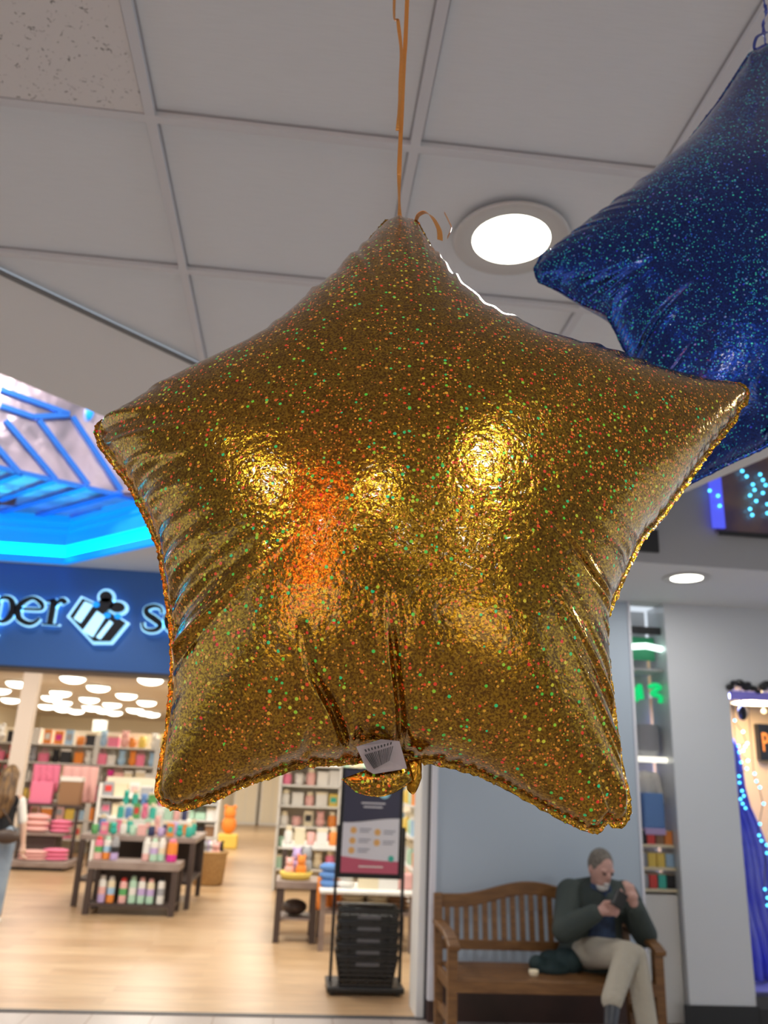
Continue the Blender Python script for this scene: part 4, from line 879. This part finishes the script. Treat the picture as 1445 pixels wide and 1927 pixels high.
# ================================================================== RIGHT DISPLAY WINDOW
B().bb(3.445, 6.4, 8.0, 8.05, 0, CEIL).build('wall_display_back', mat('warm_wall', (.75, .52, .27), .6), kind='structure')
B().bb(3.445, 6.4, WY+.1, 8.0, .18, .2).build('floor_display', mat('display_floor', (.3, .3, .6), .6), kind='structure')
B().bb(3.445, 6.4, WY+.1, 8.0, 2.45, 2.5).build('ceiling_display', M['white'], kind='structure')
B().bb(3.45, 6.3, WY+.02, WY+.028, .2, 2.4).build('window_2', M['glass'], kind='structure')
lamp('display_lamp', (3.75, 7.0, 2.4), .4, 34, (.35, .40, 1)); lamp('display_lamp', (4.3, 7.4, 2.4), .5, 18, (1, .8, .5))
for zz, zt in ((.22, 1.75),):
    mb = B(); nx, nz = 40, 12; vs = []
    for j in range(nz+1):
        zq = .21+(2.12-.21)*j/nz; wdt = .34*(1-j/nz)**.8+.17+.02*math.sin(j*1.3)
        for i in range(nx+1): a = i/nx; vs.append((3.47+wdt*a*1.3, 6.75+.05*math.sin(i*1.1+j*.2)+a*.2, zq))
    fs = [(j*(nx+1)+i, j*(nx+1)+i+1, (j+1)*(nx+1)+i+1, (j+1)*(nx+1)+i) for j in range(nz) for i in range(nx)]
    o = mb.add(vs, fs).build('draped_fabric', M['tulle'], smooth=True, label='blue-violet lit drapery at the left side of the display window', cat='fabric'); md_ = o.modifiers.new('t', 'SOLIDIFY'); md_.thickness = .01
gar = B(); rnd = random.Random(3)
for i in range(60): gar.ell((3.46+i*.03+rnd.uniform(-.02, .02), WY-.05+rnd.uniform(-.02, .02), 2.40+rnd.uniform(-.035, .04)-.0*i), (rnd.uniform(.02, .05), .03, rnd.uniform(.015, .035)), n=8, m=6)
gar.build('garland', M['black'], smooth=True, label='black leafy garland along the top of the display window', cat='garland')
B().bb(3.45, 5.2, WY-.04, WY-.03, 2.30, 2.365).build('trim_window_head', mat('violet_edge', (.25, .22, .75), .5), kind='structure')
sg = empty('poster', (3.95, 7.95, 1.9), label='black poster with orange letters on the warm back wall of the display window', cat='poster')
pA = PY(1423, 1362, 7.94); pB = PY(1423, 1430, 7.94)
B().bb(pA.x, pA.x+.75, 7.92, 7.99, pB.z, pA.z).build('board', M['sblack'], sg)
fc = bpy.data.curves.new('letters', 'FONT'); fc.body = 'POP'; fc.size = .26; fc.extrude = .004; fo = bpy.data.objects.new('tmp', fc)
dg = bpy.context.evaluated_depsgraph_get(); COL.objects.link(fo); dg.update(); fm = bpy.data.meshes.new_from_object(fo.evaluated_get(bpy.context.evaluated_depsgraph_get())); bpy.data.objects.remove(fo)
fm.transform(Matrix.Translation((pA.x+.02, 7.912, (pA.z+pB.z)/2-.09)) @ Matrix.Rotation(PI/2, 4, 'X') @ Matrix.Diagonal((.55, 1, 1, 1))); fm.transform(world_of(sg).inverted())
fm.materials.clear(); fm.materials.append(C['orange']); fo = bpy.data.objects.new('letters', fm); COL.objects.link(fo); link(fo, sg)
sl_ = empty('string_lights', (3.6, WY+.1, 2.3), label='cyan icicle string lights hanging down inside the display window', cat='string lights')
IB = [(255, 697), (350, 825), (398, 955), (375, 990), (352, 1038), (305, 1058), (405, 1152), (325, 1172), (392, 1243), (480, 1300), (305, 1328), (310, 1402), (338, 1495), (358, 1553), (320, 1588), (345, 1640), (377, 1690), (583, 1640), (540, 1870), (500, 1385), (540, 1455), (295, 985)]
pts_ = []
for a, b_ in IB: pts_.append(PY(1340+a/6.02, 1240+b_/6.02, WY+.12))
for a, b_ in [(240, 160), (262, 210), (310, 250), (313, 325), (295, 665), (318, 745), (318, 815)]: pts_.append(PY(1380+a/4.98, 1540+b_/4.98, WY+.12))
for p in pts_: B().ell(p, .0105, n=10, m=8).build('bulb', M['icicle'], sl_, smooth=True)
mb = B()
for x in sorted(set(round(p.x, 1) for p in pts_)):
    q = sorted([p for p in pts_ if round(p.x, 1) == x], key=lambda p: -p.z)
    mb.tube([Vector((q[0].x, WY+.12, 2.38))]+[p+Vector((0, .012, 0)) for p in q], .003, 5)
mb.build('wire', M['dark'], sl_)
p = PY(1437, 1338, 6.7); B().ell(p, .02).cap(p+Vector((0, 0, .015)), (p.x, p.y, 2.452), .003).build('warm_bulb', M['warmled'], smooth=True, label='single warm bulb near the top of the display window', cat='bulb')
p = PY(1397, 1342, 6.7); mb = B(); mb.ell(p, (.04, .04, .06)).cap(p+V((0, 0, .04)), (p.x, p.y, 2.452), .004); mb.build('ornament', M['black'], smooth=True, label='black teardrop ornament hanging at the top of the display window', cat='ornament')
# table with cloth and boxes at the bottom of the window
B().bb(3.62, 4.6, 6.95, 7.5, .2, .80).build('draped_pedestal', F['white'], bevel=.02, label='white draped pedestal low in the display window', cat='pedestal')
B().bb(3.66, 3.95, 7.0, 7.25, 1.0, 1.12).build('brown_box', C['brown'], bevel=.01, label='dark brown box stacked on the display window pedestal', cat='box')
B().ell((3.75, 7.1, .9), (.13, .13, .10)).build('silver_bowl', mat('silver', (.6, .62, .7), .25, .9), smooth=True, label='silver bowl on the white draped pedestal', cat='bowl')
# ================================================================== RIGHT COFFER: panel imitating a reflection of the lit display window
wp0 = PY(1335, 905, 5.17); 
cv = empty('reflection_panel', (2.95, 5.15, 3.5), label='high panel with a built-in reflection of violet light and string lights, right ceiling recess', cat='reflection panel')
pa, pb, pc, pd = PY(1338, 925, 5.17), PY(1350, 1000, 5.17), PY(1520, 990, 5.17), PY(1520, 800, 5.17)
xl = pb.x; mb = B(); mb.bb(xl, xl+1.1, 5.16, 5.19, pb.z, pb.z+.75).build('board', mat('reflection_board', (.42, .26, .20), .35, var=(4, (.20, .14, .22))), cv)
B().bb(xl-.04, xl+.045, 5.14, 5.165, pb.z+.02, pb.z+.42).build('violet_edge', mat('violet_reflection', (.12, .14, .8), .5, emit=(.07, .09, .75), es=.9), cv)
B().bb(xl, xl+1.1, 5.145, 5.16, pb.z-.03, pb.z).build('lower_rail', M['dark'], cv)
for a, b_ in [(1215, 220), (1255, 268), (1310, 340), (1325, 388), (1285, 437), (1340, 487), (1285, 558), (1305, 612), (1375, 250), (1400, 300), (1425, 345), (1400, 415), (1440, 515), (1440, 595), (925, 395), (1000, 440), (1015, 530)]:
    p = PY(1140+a/4.738, 840+b_/4.738, 5.13); B().ell(p, .011, n=10, m=8).build('bulb', M['icicle'], cv, smooth=True)  # glowing bulbs stand for string lights reflected in the panel
p0, p1 = PY(1195, 1000, 5.18), PY(1240, 1045, 5.18)
B().bb(1.98, p1.x, 5.17, 5.195, p1.z+.02, p0.z+.02).build('dark_wall_face', M['dark'], label='dark sheet imitating the shaded chamfer wall of the right ceiling recess beside the gold balloon', cat='dark sheet')  # shade of the darker chamfer wall put into a dark sheet

# ================================================================== FOIL BALLOONS
def foil(name, base, base2, hot, spark, rough, dens, hues):
    m, nt, N, L, b = node_mat(name)
    tc = N.new('ShaderNodeTexCoord')
    def math_(op, a, bb=None, c=None):
        n = N.new('ShaderNodeMath'); n.operation = op
        for i, x in enumerate((a, bb, c)):
            if x is None: continue
            if isinstance(x, (int, float)): n.inputs[i].default_value = x
            else: L.new(x, n.inputs[i])
        return n.outputs[0]
    def noise_(sc, det=3, dist=0):
        n = N.new('ShaderNodeTexNoise'); n.inputs['Scale'].default_value = sc; n.inputs['Detail'].default_value = det; n.inputs['Distortion'].default_value = dist; L.new(tc.outputs['Object'], n.inputs['Vector']); return n.outputs[0]
    # fine crinkled glitter ground
    grain = noise_(520, 3, .3)
    rp = N.new('ShaderNodeValToRGB'); e = rp.color_ramp.elements; e[0].position = .40; e[0].color = tuple(base)+(1,); e[1].position = .62; e[1].color = tuple(base2)+(1,)
    L.new(grain, rp.inputs[0])
    # holographic dots: random cells
    v = N.new('ShaderNodeTexVoronoi'); v.inputs['Scale'].default_value = 250; v.inputs['Randomness'].default_value = 1; L.new(tc.outputs['Object'], v.inputs['Vector'])
    sp = N.new('ShaderNodeSeparateColor'); L.new(v.outputs['Color'], sp.inputs[0])
    cl = noise_(9, 3, .5)
    thr = math_('MULTIPLY_ADD', cl, -dens[1], dens[0])
    on = math_('GREATER_THAN', sp.outputs[0], thr)
    near = math_('LESS_THAN', v.outputs['Distance'], .36)
    mask = math_('MULTIPLY', on, near)
    hr = N.new('ShaderNodeValToRGB'); hr.color_ramp.interpolation = 'LINEAR'
    el = hr.color_ramp.elements; el[0].position = 0; el[0].color = tuple(hues[0])+(1,); el[1].position = 1; el[1].color = tuple(hues[-1])+(1,)
    for i, h_ in enumerate(hues[1:-1]): x = el.new((i+1)/(len(hues)-1)); x.color = tuple(h_)+(1,)
    L.new(sp.outputs[1], hr.inputs[0])
    v2 = N.new('ShaderNodeTexVoronoi'); v2.inputs['Scale'].default_value = 480; L.new(tc.outputs['Object'], v2.inputs['Vector'])
    sp2 = N.new('ShaderNodeSeparateColor'); L.new(v2.outputs['Color'], sp2.inputs[0])
    fine = math_('MULTIPLY', math_('GREATER_THAN', sp2.outputs[0], math_('MULTIPLY_ADD', noise_(6, 2, .5), -.8, 1.22)), math_('LESS_THAN', v2.outputs['Distance'], .42))
    fr = N.new('ShaderNodeMix'); fr.data_type = 'RGBA'; fr.inputs['A'].default_value = tuple(hues[1])+(1,); fr.inputs['B'].default_value = tuple(hues[2])+(1,); L.new(sp2.outputs[2], fr.inputs['Factor'])
    m0_ = N.new('ShaderNodeMix'); m0_.data_type = 'RGBA'; L.new(fine, m0_.inputs['Factor']); L.new(rp.outputs[0], m0_.inputs['A']); L.new(fr.outputs['Result'], m0_.inputs['B'])
    anyd = math_('MAXIMUM', mask, fine)
    mx = N.new('ShaderNodeMix'); mx.data_type = 'RGBA'; L.new(mask, mx.inputs['Factor']); L.new(m0_.outputs['Result'], mx.inputs['A']); L.new(hr.outputs[0], mx.inputs['B'])
    L.new(mx.outputs['Result'], b.inputs['Base Color'])
    b.inputs['Metallic'].default_value = 1
    L.new(math_('MULTIPLY_ADD', anyd, -.9, 1.0), b.inputs['Metallic'])
    b.inputs['Roughness'].default_value = rough
    b.inputs['Coat Weight'].default_value = .6; b.inputs['Coat Roughness'].default_value = .06
    bp = N.new('ShaderNodeBump'); bp.inputs['Strength'].default_value = .38; bp.inputs['Distance'].default_value = .0012; L.new(noise_(260, 2, .2), bp.inputs['Height'])
    bp2 = N.new('ShaderNodeBump'); bp2.inputs['Strength'].default_value = .24; bp2.inputs['Distance'].default_value = .004; L.new(noise_(55, 2, .6), bp2.inputs['Height']); L.new(bp2.outputs[0], bp.inputs['Normal'])
    L.new(bp.outputs[0], b.inputs['Normal'])
    bc = N.new('ShaderNodeBump'); bc.inputs['Strength'].default_value = .3; bc.inputs['Distance'].default_value = .003; L.new(noise_(90, 2, .6), bc.inputs['Height']); L.new(bc.outputs[0], b.inputs['Coat Normal'])
    return m
M['gold'] = foil('gold_holographic_foil', (.17, .075, .003), (.50, .28, .018), None, None, .17, (1.13, .72), [(1, .03, .02), (1, .12, .02), (1, .45, .03), (.85, .9, .05), (.15, .9, .05), (.02, .85, .35)])
M['blue'] = foil('blue_holographic_foil', (.004, .018, .14), (.008, .05, .34), None, None, .2, (1.24, .74), [(.02, .02, 1), (.02, .10, 1), (.02, .8, .6), (.05, .9, .75), (.3, .2, 1), (.02, .6, .35)])
M['goldin'] = mat('gold_foil_plain', (.42, .20, .02), .25, 1, bump=(70, .5, .004))
def star_geo(outline, C0, nrm, hmax, flange, seed, creases=(), wr=.0022, ang=1100, rad=150, power=.5, bulge_shift=0, wave=90):
    nrm = Vector(nrm).normalized(); e1 = Vector((0, 0, 1)).cross(nrm)
    e1 = (e1 if e1.dot(RT) > 0 else -e1).normalized(); e2 = nrm.cross(e1)
    if e2.z < 0: e2 = -e2
    def loc(px_, py_):
        d = ray(px_, py_); t = (C0-CP).dot(nrm)/d.dot(nrm); q = CP+d*t-C0; return q.dot(e1), q.dot(e2)
    O = np.array([loc(*p) for p in outline])
    seg = np.linalg.norm(np.roll(O, -1, 0)-O, axis=1); 
    dense = []
    for i in range(len(O)):
        n = max(2, int(seg[i]/.0012)); a, b_ = O[i], O[(i+1) % len(O)]
        for k in range(n): dense.append(a+(b_-a)*k/n)
    D = np.array(dense)
    for _ in range(6): D = .5*D+.25*(np.roll(D, 1, 0)+np.roll(D, -1, 0))
    # grid
    h = .0028; mn = D.min(0)-.01; mx = D.max(0)+.01; nx, ny = (np.ceil((mx-mn)/h)).astype(int)
    gx = mn[0]+h*np.arange(nx); gy_ = mn[1]+h*np.arange(ny); GXX, GYY = np.meshgrid(gx, gy_, indexing='ij')
    P = np.stack([GXX.ravel(), GYY.ravel()], 1)
    dist = np.full(len(P), 1e9); Ds = D[::2]
    for c in range(0, len(P), 4000):
        q = P[c:c+4000]; dist[c:c+4000] = np.sqrt(((q[:, None, :]-Ds[None])**2).sum(2)).min(1)
    ins = np.zeros(len(P), bool); A = D; Bn = np.roll(D, -1, 0)
    for (x0, y0), (x1, y1) in zip(A[::3], np.roll(A[::3], -1, 0)):
        if y0 == y1: continue
        cnd = ((y0 > P[:, 1]) != (y1 > P[:, 1])) & (P[:, 0] < (x1-x0)*(P[:, 1]-y0)/(y1-y0)+x0); ins ^= cnd
    sd = np.where(ins, dist, -dist).reshape(nx, ny); inside = sd > flange
    phi = np.zeros((nx, ny)); om = 1.96; par = (np.indices((nx, ny)).sum(0) % 2).astype(bool)
    for it in range(700):
        for pr in (par, ~par):
            avg = np.zeros_like(phi); avg[1:-1, 1:-1] = .25*(phi[2:, 1:-1]+phi[:-2, 1:-1]+phi[1:-1, 2:]+phi[1:-1, :-2]+h*h)
            mk = pr & inside; phi[mk] += om*(avg[mk]-phi[mk])
    phi = np.maximum(phi, 0); hh = hmax*(phi/phi.max())**power
    def samp(F_, x, y):
        u = np.clip((x-mn[0])/h, 0, nx-1.001); v = np.clip((y-mn[1])/h, 0, ny-1.001); i = u.astype(int); j = v.astype(int); a = u-i; b_ = v-j
        return F_[i, j]*(1-a)*(1-b_)+F_[i+1, j]*a*(1-b_)+F_[i, j+1]*(1-a)*b_+F_[i+1, j+1]*a*b_
    # polar grid from the centre (arc length spaced)
    cum = np.concatenate([[0], np.cumsum(np.linalg.norm(np.roll(D, -1, 0)-D, axis=1))]); tot = cum[-1]
    s = np.linspace(0, tot, ang, endpoint=False); Dx = np.interp(s, cum, np.append(D[:, 0], D[0, 0])); Dy = np.interp(s, cum, np.append(D[:, 1], D[0, 1]))
    rng = np.random.RandomState(seed)
    rag = 1+.0*s
    cen = D.mean(0)
    tt = 1-(1-np.linspace(0, 1, rad))**1.35
    X = cen[0]+(Dx[None]-cen[0])*tt[:, None]; Y = cen[1]+(Dy[None]-cen[1])*tt[:, None]
    jag = rng.randn(ang)*.0007; rl = np.sqrt((Dx-cen[0])**2+(Dy-cen[1])**2)
    for r_ in (rad-1,): X[r_] += (Dx-cen[0])/rl*jag; Y[r_] += (Dy-cen[1])/rl*jag
    Hh = samp(hh, X.ravel(), Y.ravel()).reshape(X.shape); SDv = samp(sd, X.ravel(), Y.ravel()).reshape(X.shape)
    # wrinkles running in from the seam
    def n1(freq, sd_):
        k_ = int(tot*freq); r = np.random.RandomState(sd_).randn(k_); x = s/tot*k_; i = x.astype(int); f_ = x-i; f_ = f_*f_*(3-2*f_); return r[i % k_]*(1-f_)+r[(i+1) % k_]*f_
    w1 = n1(wave, seed+1); w2 = n1(wave*1.9, seed+2); amp = np.clip(.55+.6*n1(7, seed+3), .05, 1.6); ln = .016*np.clip(1+.5*n1(14, seed+4), .4, 1.7)
    dd = np.maximum(SDv-flange, 0); env = np.exp(-dd/ln[None])*np.clip(dd/.004, 0, 1)
    W_ = wr*amp[None]*env*(w1[None]+.5*w2[None]*np.exp(-dd/.012))
    W_ *= np.clip(Hh/.006, 0, 1)
    # soft large facets
    fac = np.zeros_like(X)
    for (fx, fy, ph, a) in [(rng.uniform(-28, 28), rng.uniform(-28, 28), rng.uniform(0, 6), .0006) for _ in range(8)]: fac += a*np.sin(fx*X+fy*Y+ph)
    Hf = Hh+W_+fac*np.clip(Hh/.03, 0, 1)
    for (pl, wd, dp) in creases:
        Q = [Vector(loc(*p)+(0,)) for p in pl]; Q = [(v.x, v.y) for v in spline([(q.x, q.y, 0) for q in Q], 8)]
        dm = np.full(X.shape, 1e9); tm = np.zeros(X.shape); nQ = len(Q)-1
        for i in range(nQ):
            ax, ay = Q[i]; bx, by = Q[i+1]; L2 = (bx-ax)**2+(by-ay)**2+1e-12; t = np.clip(((X-ax)*(bx-ax)+(Y-ay)*(by-ay))/L2, 0, 1)
            d_ = np.hypot(X-ax-(bx-ax)*t, Y-ay-(by-ay)*t); k_ = d_ < dm; dm[k_] = d_[k_]; tm[k_] = (i+t[k_])/nQ
        Hf -= dp*np.exp(-(dm/wd)**2)*np.clip((1-tm)*1.3, 0, 1)**1.2*np.clip(Hh/.01, 0, 1)
        Hf += dp*.22*np.exp(-((dm-wd*2.4)/(wd*1.6))**2)*(1-tm)*np.clip(Hh/.01, 0, 1)
    Hf = np.maximum(Hf, .0004)
    return X, Y, Hf, Hh, SDv, e1, e2, nrm, loc
def star_mesh(geo, C0, root, m, name_f, name_b, sag=0):
    X, Y, Hf, Hh, SDv, e1, e2, nrm, loc = geo; rad, ang = X.shape
    for nm, sg_, HH in ((name_f, 1, Hf), (name_b, -1, Hh*.95+.0004)):
        step = 1 if sg_ > 0 else 2
        Xs, Ys, Hs = X[:, ::step], Y[:, ::step], HH[:, ::step]; a2 = Xs.shape[1]
        E1, E2, NN = map(np.array, (e1, e2, nrm)); Cn = np.array(C0)
        sagz = np.zeros_like(Xs)
        Pp = Cn+Xs[..., None]*E1+Ys[..., None]*E2+(sg_*Hs+sagz)[..., None]*NN
        Mi = np.array(world_of(root).inverted()); Pp = Pp.reshape(-1, 3)@Mi[:3, :3].T+Mi[:3, 3]
        Pp = Pp[a2-1:]                                     # keep one centre vertex
        fs = []
        for k in range(a2): fs.append((0, 1+k, 1+(k+1) % a2))
        r_ = np.arange(1, rad-1); base = 1+(r_-1)*a2
        kk = np.arange(a2); k2 = (kk+1) % a2
        A_ = (base[:, None]+kk[None]); B_ = (base[:, None]+k2[None]); q = np.stack([A_, A_+a2, B_+a2, B_], -1).reshape(-1, 4)
        fs += [tuple(x) for x in q.tolist()]
        if sg_ < 0: fs = [tuple(reversed(f)) for f in fs]
        me = bpy.data.meshes.new(nm); me.from_pydata(Pp.tolist(), [], fs); me.materials.append(m)
        me.polygons.foreach_set('use_smooth', [True]*len(me.polygons))
        o = bpy.data.objects.new(nm, me); COL.objects.link(o); link(o, root)
        # make sure the shell faces outwards
        nn = me.polygons[0].normal; 
        if (nn @ Vector(nrm))*sg_ < 0: me.flip_normals()
GO = [(724, 414), (750, 411), (786, 414), (806, 452), (838, 505), (885, 568), (940, 618), (1010, 656), (1080, 668), (1150, 682), (1230, 700), (1310, 712), (1375, 718),
      (1398, 722), (1411, 738), (1408, 760), (1392, 773), (1389, 790), (1340, 850), (1290, 920), (1245, 980), (1205, 1028), (1182, 1080), (1160, 1130), (1143, 1168),
      (1146, 1225), (1154, 1300), (1163, 1370), (1173, 1440), (1187, 1500), (1188, 1535), (1175, 1556), (1150, 1560), (1143, 1546), (1139, 1558), (1130, 1571), (1098, 1565), (1050, 1541), (1000, 1513), (950, 1486), (900, 1461), (850, 1447), (800, 1436),
      (760, 1432), (700, 1432), (650, 1441), (600, 1443), (560, 1448), (500, 1468), (450, 1486), (400, 1511), (345, 1528), (318, 1525), (298, 1512), (290, 1490),
      (297, 1440), (309, 1380), (316, 1310), (320, 1250), (317, 1180), (307, 1110), (295, 1035), (272, 980), (243, 922), (213, 880), (184, 840), (176, 812),
      (180, 797), (205, 782), (265, 752), (340, 718), (410, 688), (472, 662), (545, 604), (615, 538), (672, 474)]
GC = CP+ray(762, 985)*(.72/ray(762, 985).y); GN = Vector((-.06, -1, .14))
groot = empty('star_balloon', GC, label='large gold holographic glitter foil star balloon hanging from an orange ribbon', cat='balloon')
gcr = [([(1026, 632), (1000, 645), (960, 668)]  , .0024, .010), ([(1143, 1166), (1080, 1135), (1020, 1080), (985, 1060)], .0022, .007), ([(656, 1425), (625, 1360), (590, 1300), (572, 1215)], .0030, .012), ([(752, 1420), (742, 1350), (728, 1260), (720, 1180)], .0030, .012), ([(462, 650), (468, 668), (480, 676)], .003, .006),
       ([(690, 1430), (660, 1330), (655, 1240)], .004, .004)]
geo = star_geo(GO, GC, GN, .112, .0055, 3, gcr, wr=.0058, power=.46, wave=75)
star_mesh(geo, GC, groot, M['gold'], 'front_panel', 'back_panel')
gn = Vector(geo[7])
def onG(x, y, off=0):                                       # on the seam plane of the gold balloon
    d = ray(x, y); t = (GC-CP).dot(gn)/d.dot(gn); return CP+d*t+gn*off
# inflation tail folded under the valve, with its price sticker
def sheet(name, pix, offs, m, parent, thick=.0012, sub=0, **k):
    P_ = [onG(x, y, o) for (x, y), o in zip(pix, offs)]; n = len(P_); tri = tessellate_polygon([[Vector((p.dot(Vector(geo[5])), p.dot(Vector(geo[6])), 0)) for p in P_]])
    mb = B(); bk_ = [p-gn*thick for p in P_]; mb.add(P_+bk_, [tuple(t) for t in tri]+[tuple(n+i for i in reversed(t)) for t in tri]+[(i, (i+1) % n, n+(i+1) % n, n+i) for i in range(n)])
    return mb.build(name, m, parent, **k)
def tail(pix, th, name, m, off):
    mb = B(); nU, nV = 24, 12; vs = []
    (a, b_, c, d) = [Vector(p) for p in pix]
    for sd_ in (1, -1):
        for j in range(nV+1):
            for i in range(nU+1):
                u, v = i/nU, j/nV; q = a.lerp(b_, u).lerp(d.lerp(c, u), v); q.y += 18*math.sin(PI*u)*v
                z_ = off+sd_*th*(math.sin(PI*u)**.5)*(math.sin(PI*min(v*.9+.1, 1))**.5)+.0015*noise.noise(Vector((u*6, v*6, 3)))
                vs.append(onG(q.x, q.y, z_))
    m_ = (nU+1)*(nV+1); fs = []
    for j in range(nV):
        for i in range(nU): p0_ = j*(nU+1)+i; fs += [(p0_, p0_+1, p0_+nU+2, p0_+nU+1), (m_+p0_, m_+p0_+nU+1, m_+p0_+nU+2, m_+p0_+1)]
    for i in range(nU): fs += [(i, m_+i, m_+i+1, i+1), (nV*(nU+1)+i, nV*(nU+1)+i+1, m_+nV*(nU+1)+i+1, m_+nV*(nU+1)+i)]
    for j in range(nV): p0_ = j*(nU+1); fs += [(p0_, p0_+nU+1, m_+p0_+nU+1, m_+p0_), (p0_+nU, m_+p0_+nU, m_+p0_+2*nU+1, p0_+2*nU+1)]
    return mb.add(vs, fs).build(name, m, groot, smooth=True)
tl_ = tail([(642, 1474), (762, 1432), (774, 1476), (668, 1498)], .006, 'valve_tail', M['gold'], .022)
tail([(755, 1440), (791, 1432), (791, 1468), (764, 1490)], .004, 'valve_fold', M['goldin'], .012)
M['sticker'] = mat('clear_sticker', (.46, .42, .45), .22, .2, bump=(40, .3, .003)); M['bar'] = mat('barcode', (.05, .05, .055), .4)
stk = sheet('price_sticker', [(668, 1422), (712, 1410), (745, 1412), (760, 1458), (700, 1468), (688, 1462)], [.040, .043, .040, .032, .032, .034], M['sticker'], tl_)
mb = B()
def sb(u, v):                                               # sticker coordinates
    a = onG(676, 1429, .0445).lerp(onG(738, 1412, .0455), u); b_ = onG(700, 1461, .0375).lerp(onG(728, 1446, .0385), u); return a.lerp(b_, v)
sN = gn
for i in range(16):
    u = i/16; w = (.35+.5*random.random())/16; mb.add([sb(u, .28), sb(u+w, .28), sb(u+w, 1), sb(u, 1)], [(0, 1, 2, 3)])
for i in range(9): u = .08+i*.095; mb.add([sb(u, .05), sb(u+.05, .05), sb(u+.05, .17), sb(u, .17)], [(0, 1, 2, 3)])
o = mb.build('barcode', M['bar'], stk); md_ = o.modifiers.new('t', 'SOLIDIFY'); md_.thickness = .0004
# ribbon
def strip(pts, w, mats, parent, name, side=(1, 0, 0), th=.0005, twist=None, label=None):
    P_ = spline([tuple(p) for p in pts], 10); vs = []; sd_ = Vector(side).normalized(); n = len(P_)
    for i, p in enumerate(P_):
        a = twist(i/(n-1)) if twist else 0; d = (P_[min(i+1, n-1)]-P_[max(i-1, 0)]).normalized(); s_ = (sd_-d*sd_.dot(d)).normalized(); u = d.cross(s_); q = s_*math.cos(a)+u*math.sin(a); nn = d.cross(q)
        for x, y in ((-1, -1), (1, -1), (1, 1), (-1, 1)): vs.append(p+q*(x*w/2)+nn*(y*th/2))
    fs = [(i*4+j, i*4+(j+1) % 4, (i+1)*4+(j+1) % 4, (i+1)*4+j) for i in range(n-1) for j in range(4)]+[(0, 1, 2, 3), ((n-1)*4, (n-1)*4+3, (n-1)*4+2, (n-1)*4+1)]
    o = B().add(vs, fs).build(name, mats, parent, smooth=False)
    if label: o['label'] = label
    return o
tipp = onG(752, 412, .001); RY = tipp.y
rib = empty('ribbon', tipp, label='thin orange curling ribbon the gold star balloon hangs from', cat='ribbon')
def R_(x, y, dy=0): return PY(x, y, RY+dy)
tp = R_(757, 0); top = Vector((tp.x+.003, RY, CEIL-.003))
RW = .0042
strip([tipp, R_(751, 330), R_(755, 230), R_(760, 120), R_(766, 0), top], RW*1.25, M['ribbon'], rib, 'main_strand', twist=lambda t: 1.2*math.sin(t*14)*(1-t)**2)
strip([R_(748, 246, -.002), R_(752, 180, -.003), R_(755, 100, -.003), R_(749, 40, -.003), R_(743, -30, -.003), Vector((tp.x-.006, RY, CEIL-.003))], RW*1.1, M['ribbon'], rib, 'second_strand', twist=lambda t: .9*math.sin(t*11))
strip([R_(783, 414), R_(788, 404, -.004), R_(800, 400, -.006), R_(814, 410, -.004), R_(826, 432, .0), R_(828, 452, .003)], RW*2.0, M['ribbon'], rib, 'curl', side=(.6, .8, 0), twist=lambda t: .3)
strip([R_(828, 452, .003), R_(836, 400, .01)*1, R_(845, 418, .012), R_(849, 430, .012), R_(842, 447, .008)][1:], RW*.9, M['ribbon'], rib, 'curl_end', side=(.2, 1, 0))
B().ell(tipp, (.004, .003, .004)).build('knot', M['ribbon'], rib, smooth=True)
# ---- blue star
BO = [(1408, 100), (1440, 82), (1468, 84), (1500, 180), (1560, 285), (1660, 330), (1790, 380), (1900, 440), (1920, 470), (1900, 510), (1800, 600), (1700, 680), (1650, 740), (1680, 850), (1720, 960), (1720, 1000), (1690, 1005), (1600, 930), (1530, 850), (1490, 822), (1445, 842), (1380, 872), (1300, 912), (1235, 950), (1205, 955), (1190, 930), (1196, 850), (1200, 760), (1190, 690), (1168, 650), (1140, 592), (1095, 574), (1050, 548), (1012, 532), (1003, 506), (1015, 482), (1090, 430), (1200, 350), (1290, 268), (1350, 190)]
BC = CP+ray(1480, 560)*(.98/ray(1480, 560).y); BNn = Vector((-.25, -1, .14))
broot = empty('star_balloon', BC, label='blue holographic foil star balloon cut off by the right edge, partly behind the gold one', cat='balloon')
geo_b = star_geo(BO, BC, BNn, .105, .0055, 9, [([(1192, 690), (1230, 640), (1290, 600)], .004, .008), ([(1445, 842), (1440, 760), (1430, 700)], .005, .01)], wr=.0040, ang=1000, rad=130)
star_mesh(geo_b, BC, broot, M['blue'], 'front_panel', 'back_panel')
bt = PY(1441, 84, BC.y-.02)
rb2 = empty('ribbon', bt, label='crumpled blue ribbon at the top of the blue star balloon', cat='ribbon')
M['bluerib'] = mat('blue_ribbon', (.05, .08, .35), .3, .4)
strip([bt, PY(1436, 50, bt.y), PY(1441, 20, bt.y), PY(1434, -20, bt.y), Vector((bt.x, bt.y, CEIL-.003))], .006, M['bluerib'], rb2, 'strand', twist=lambda t: 1.5*math.sin(t*20))
strip([bt, PY(1420, 92, bt.y-.01), PY(1424, 70, bt.y-.01), PY(1444, 60, bt.y)], .005, M['bluerib'], rb2, 'curl')
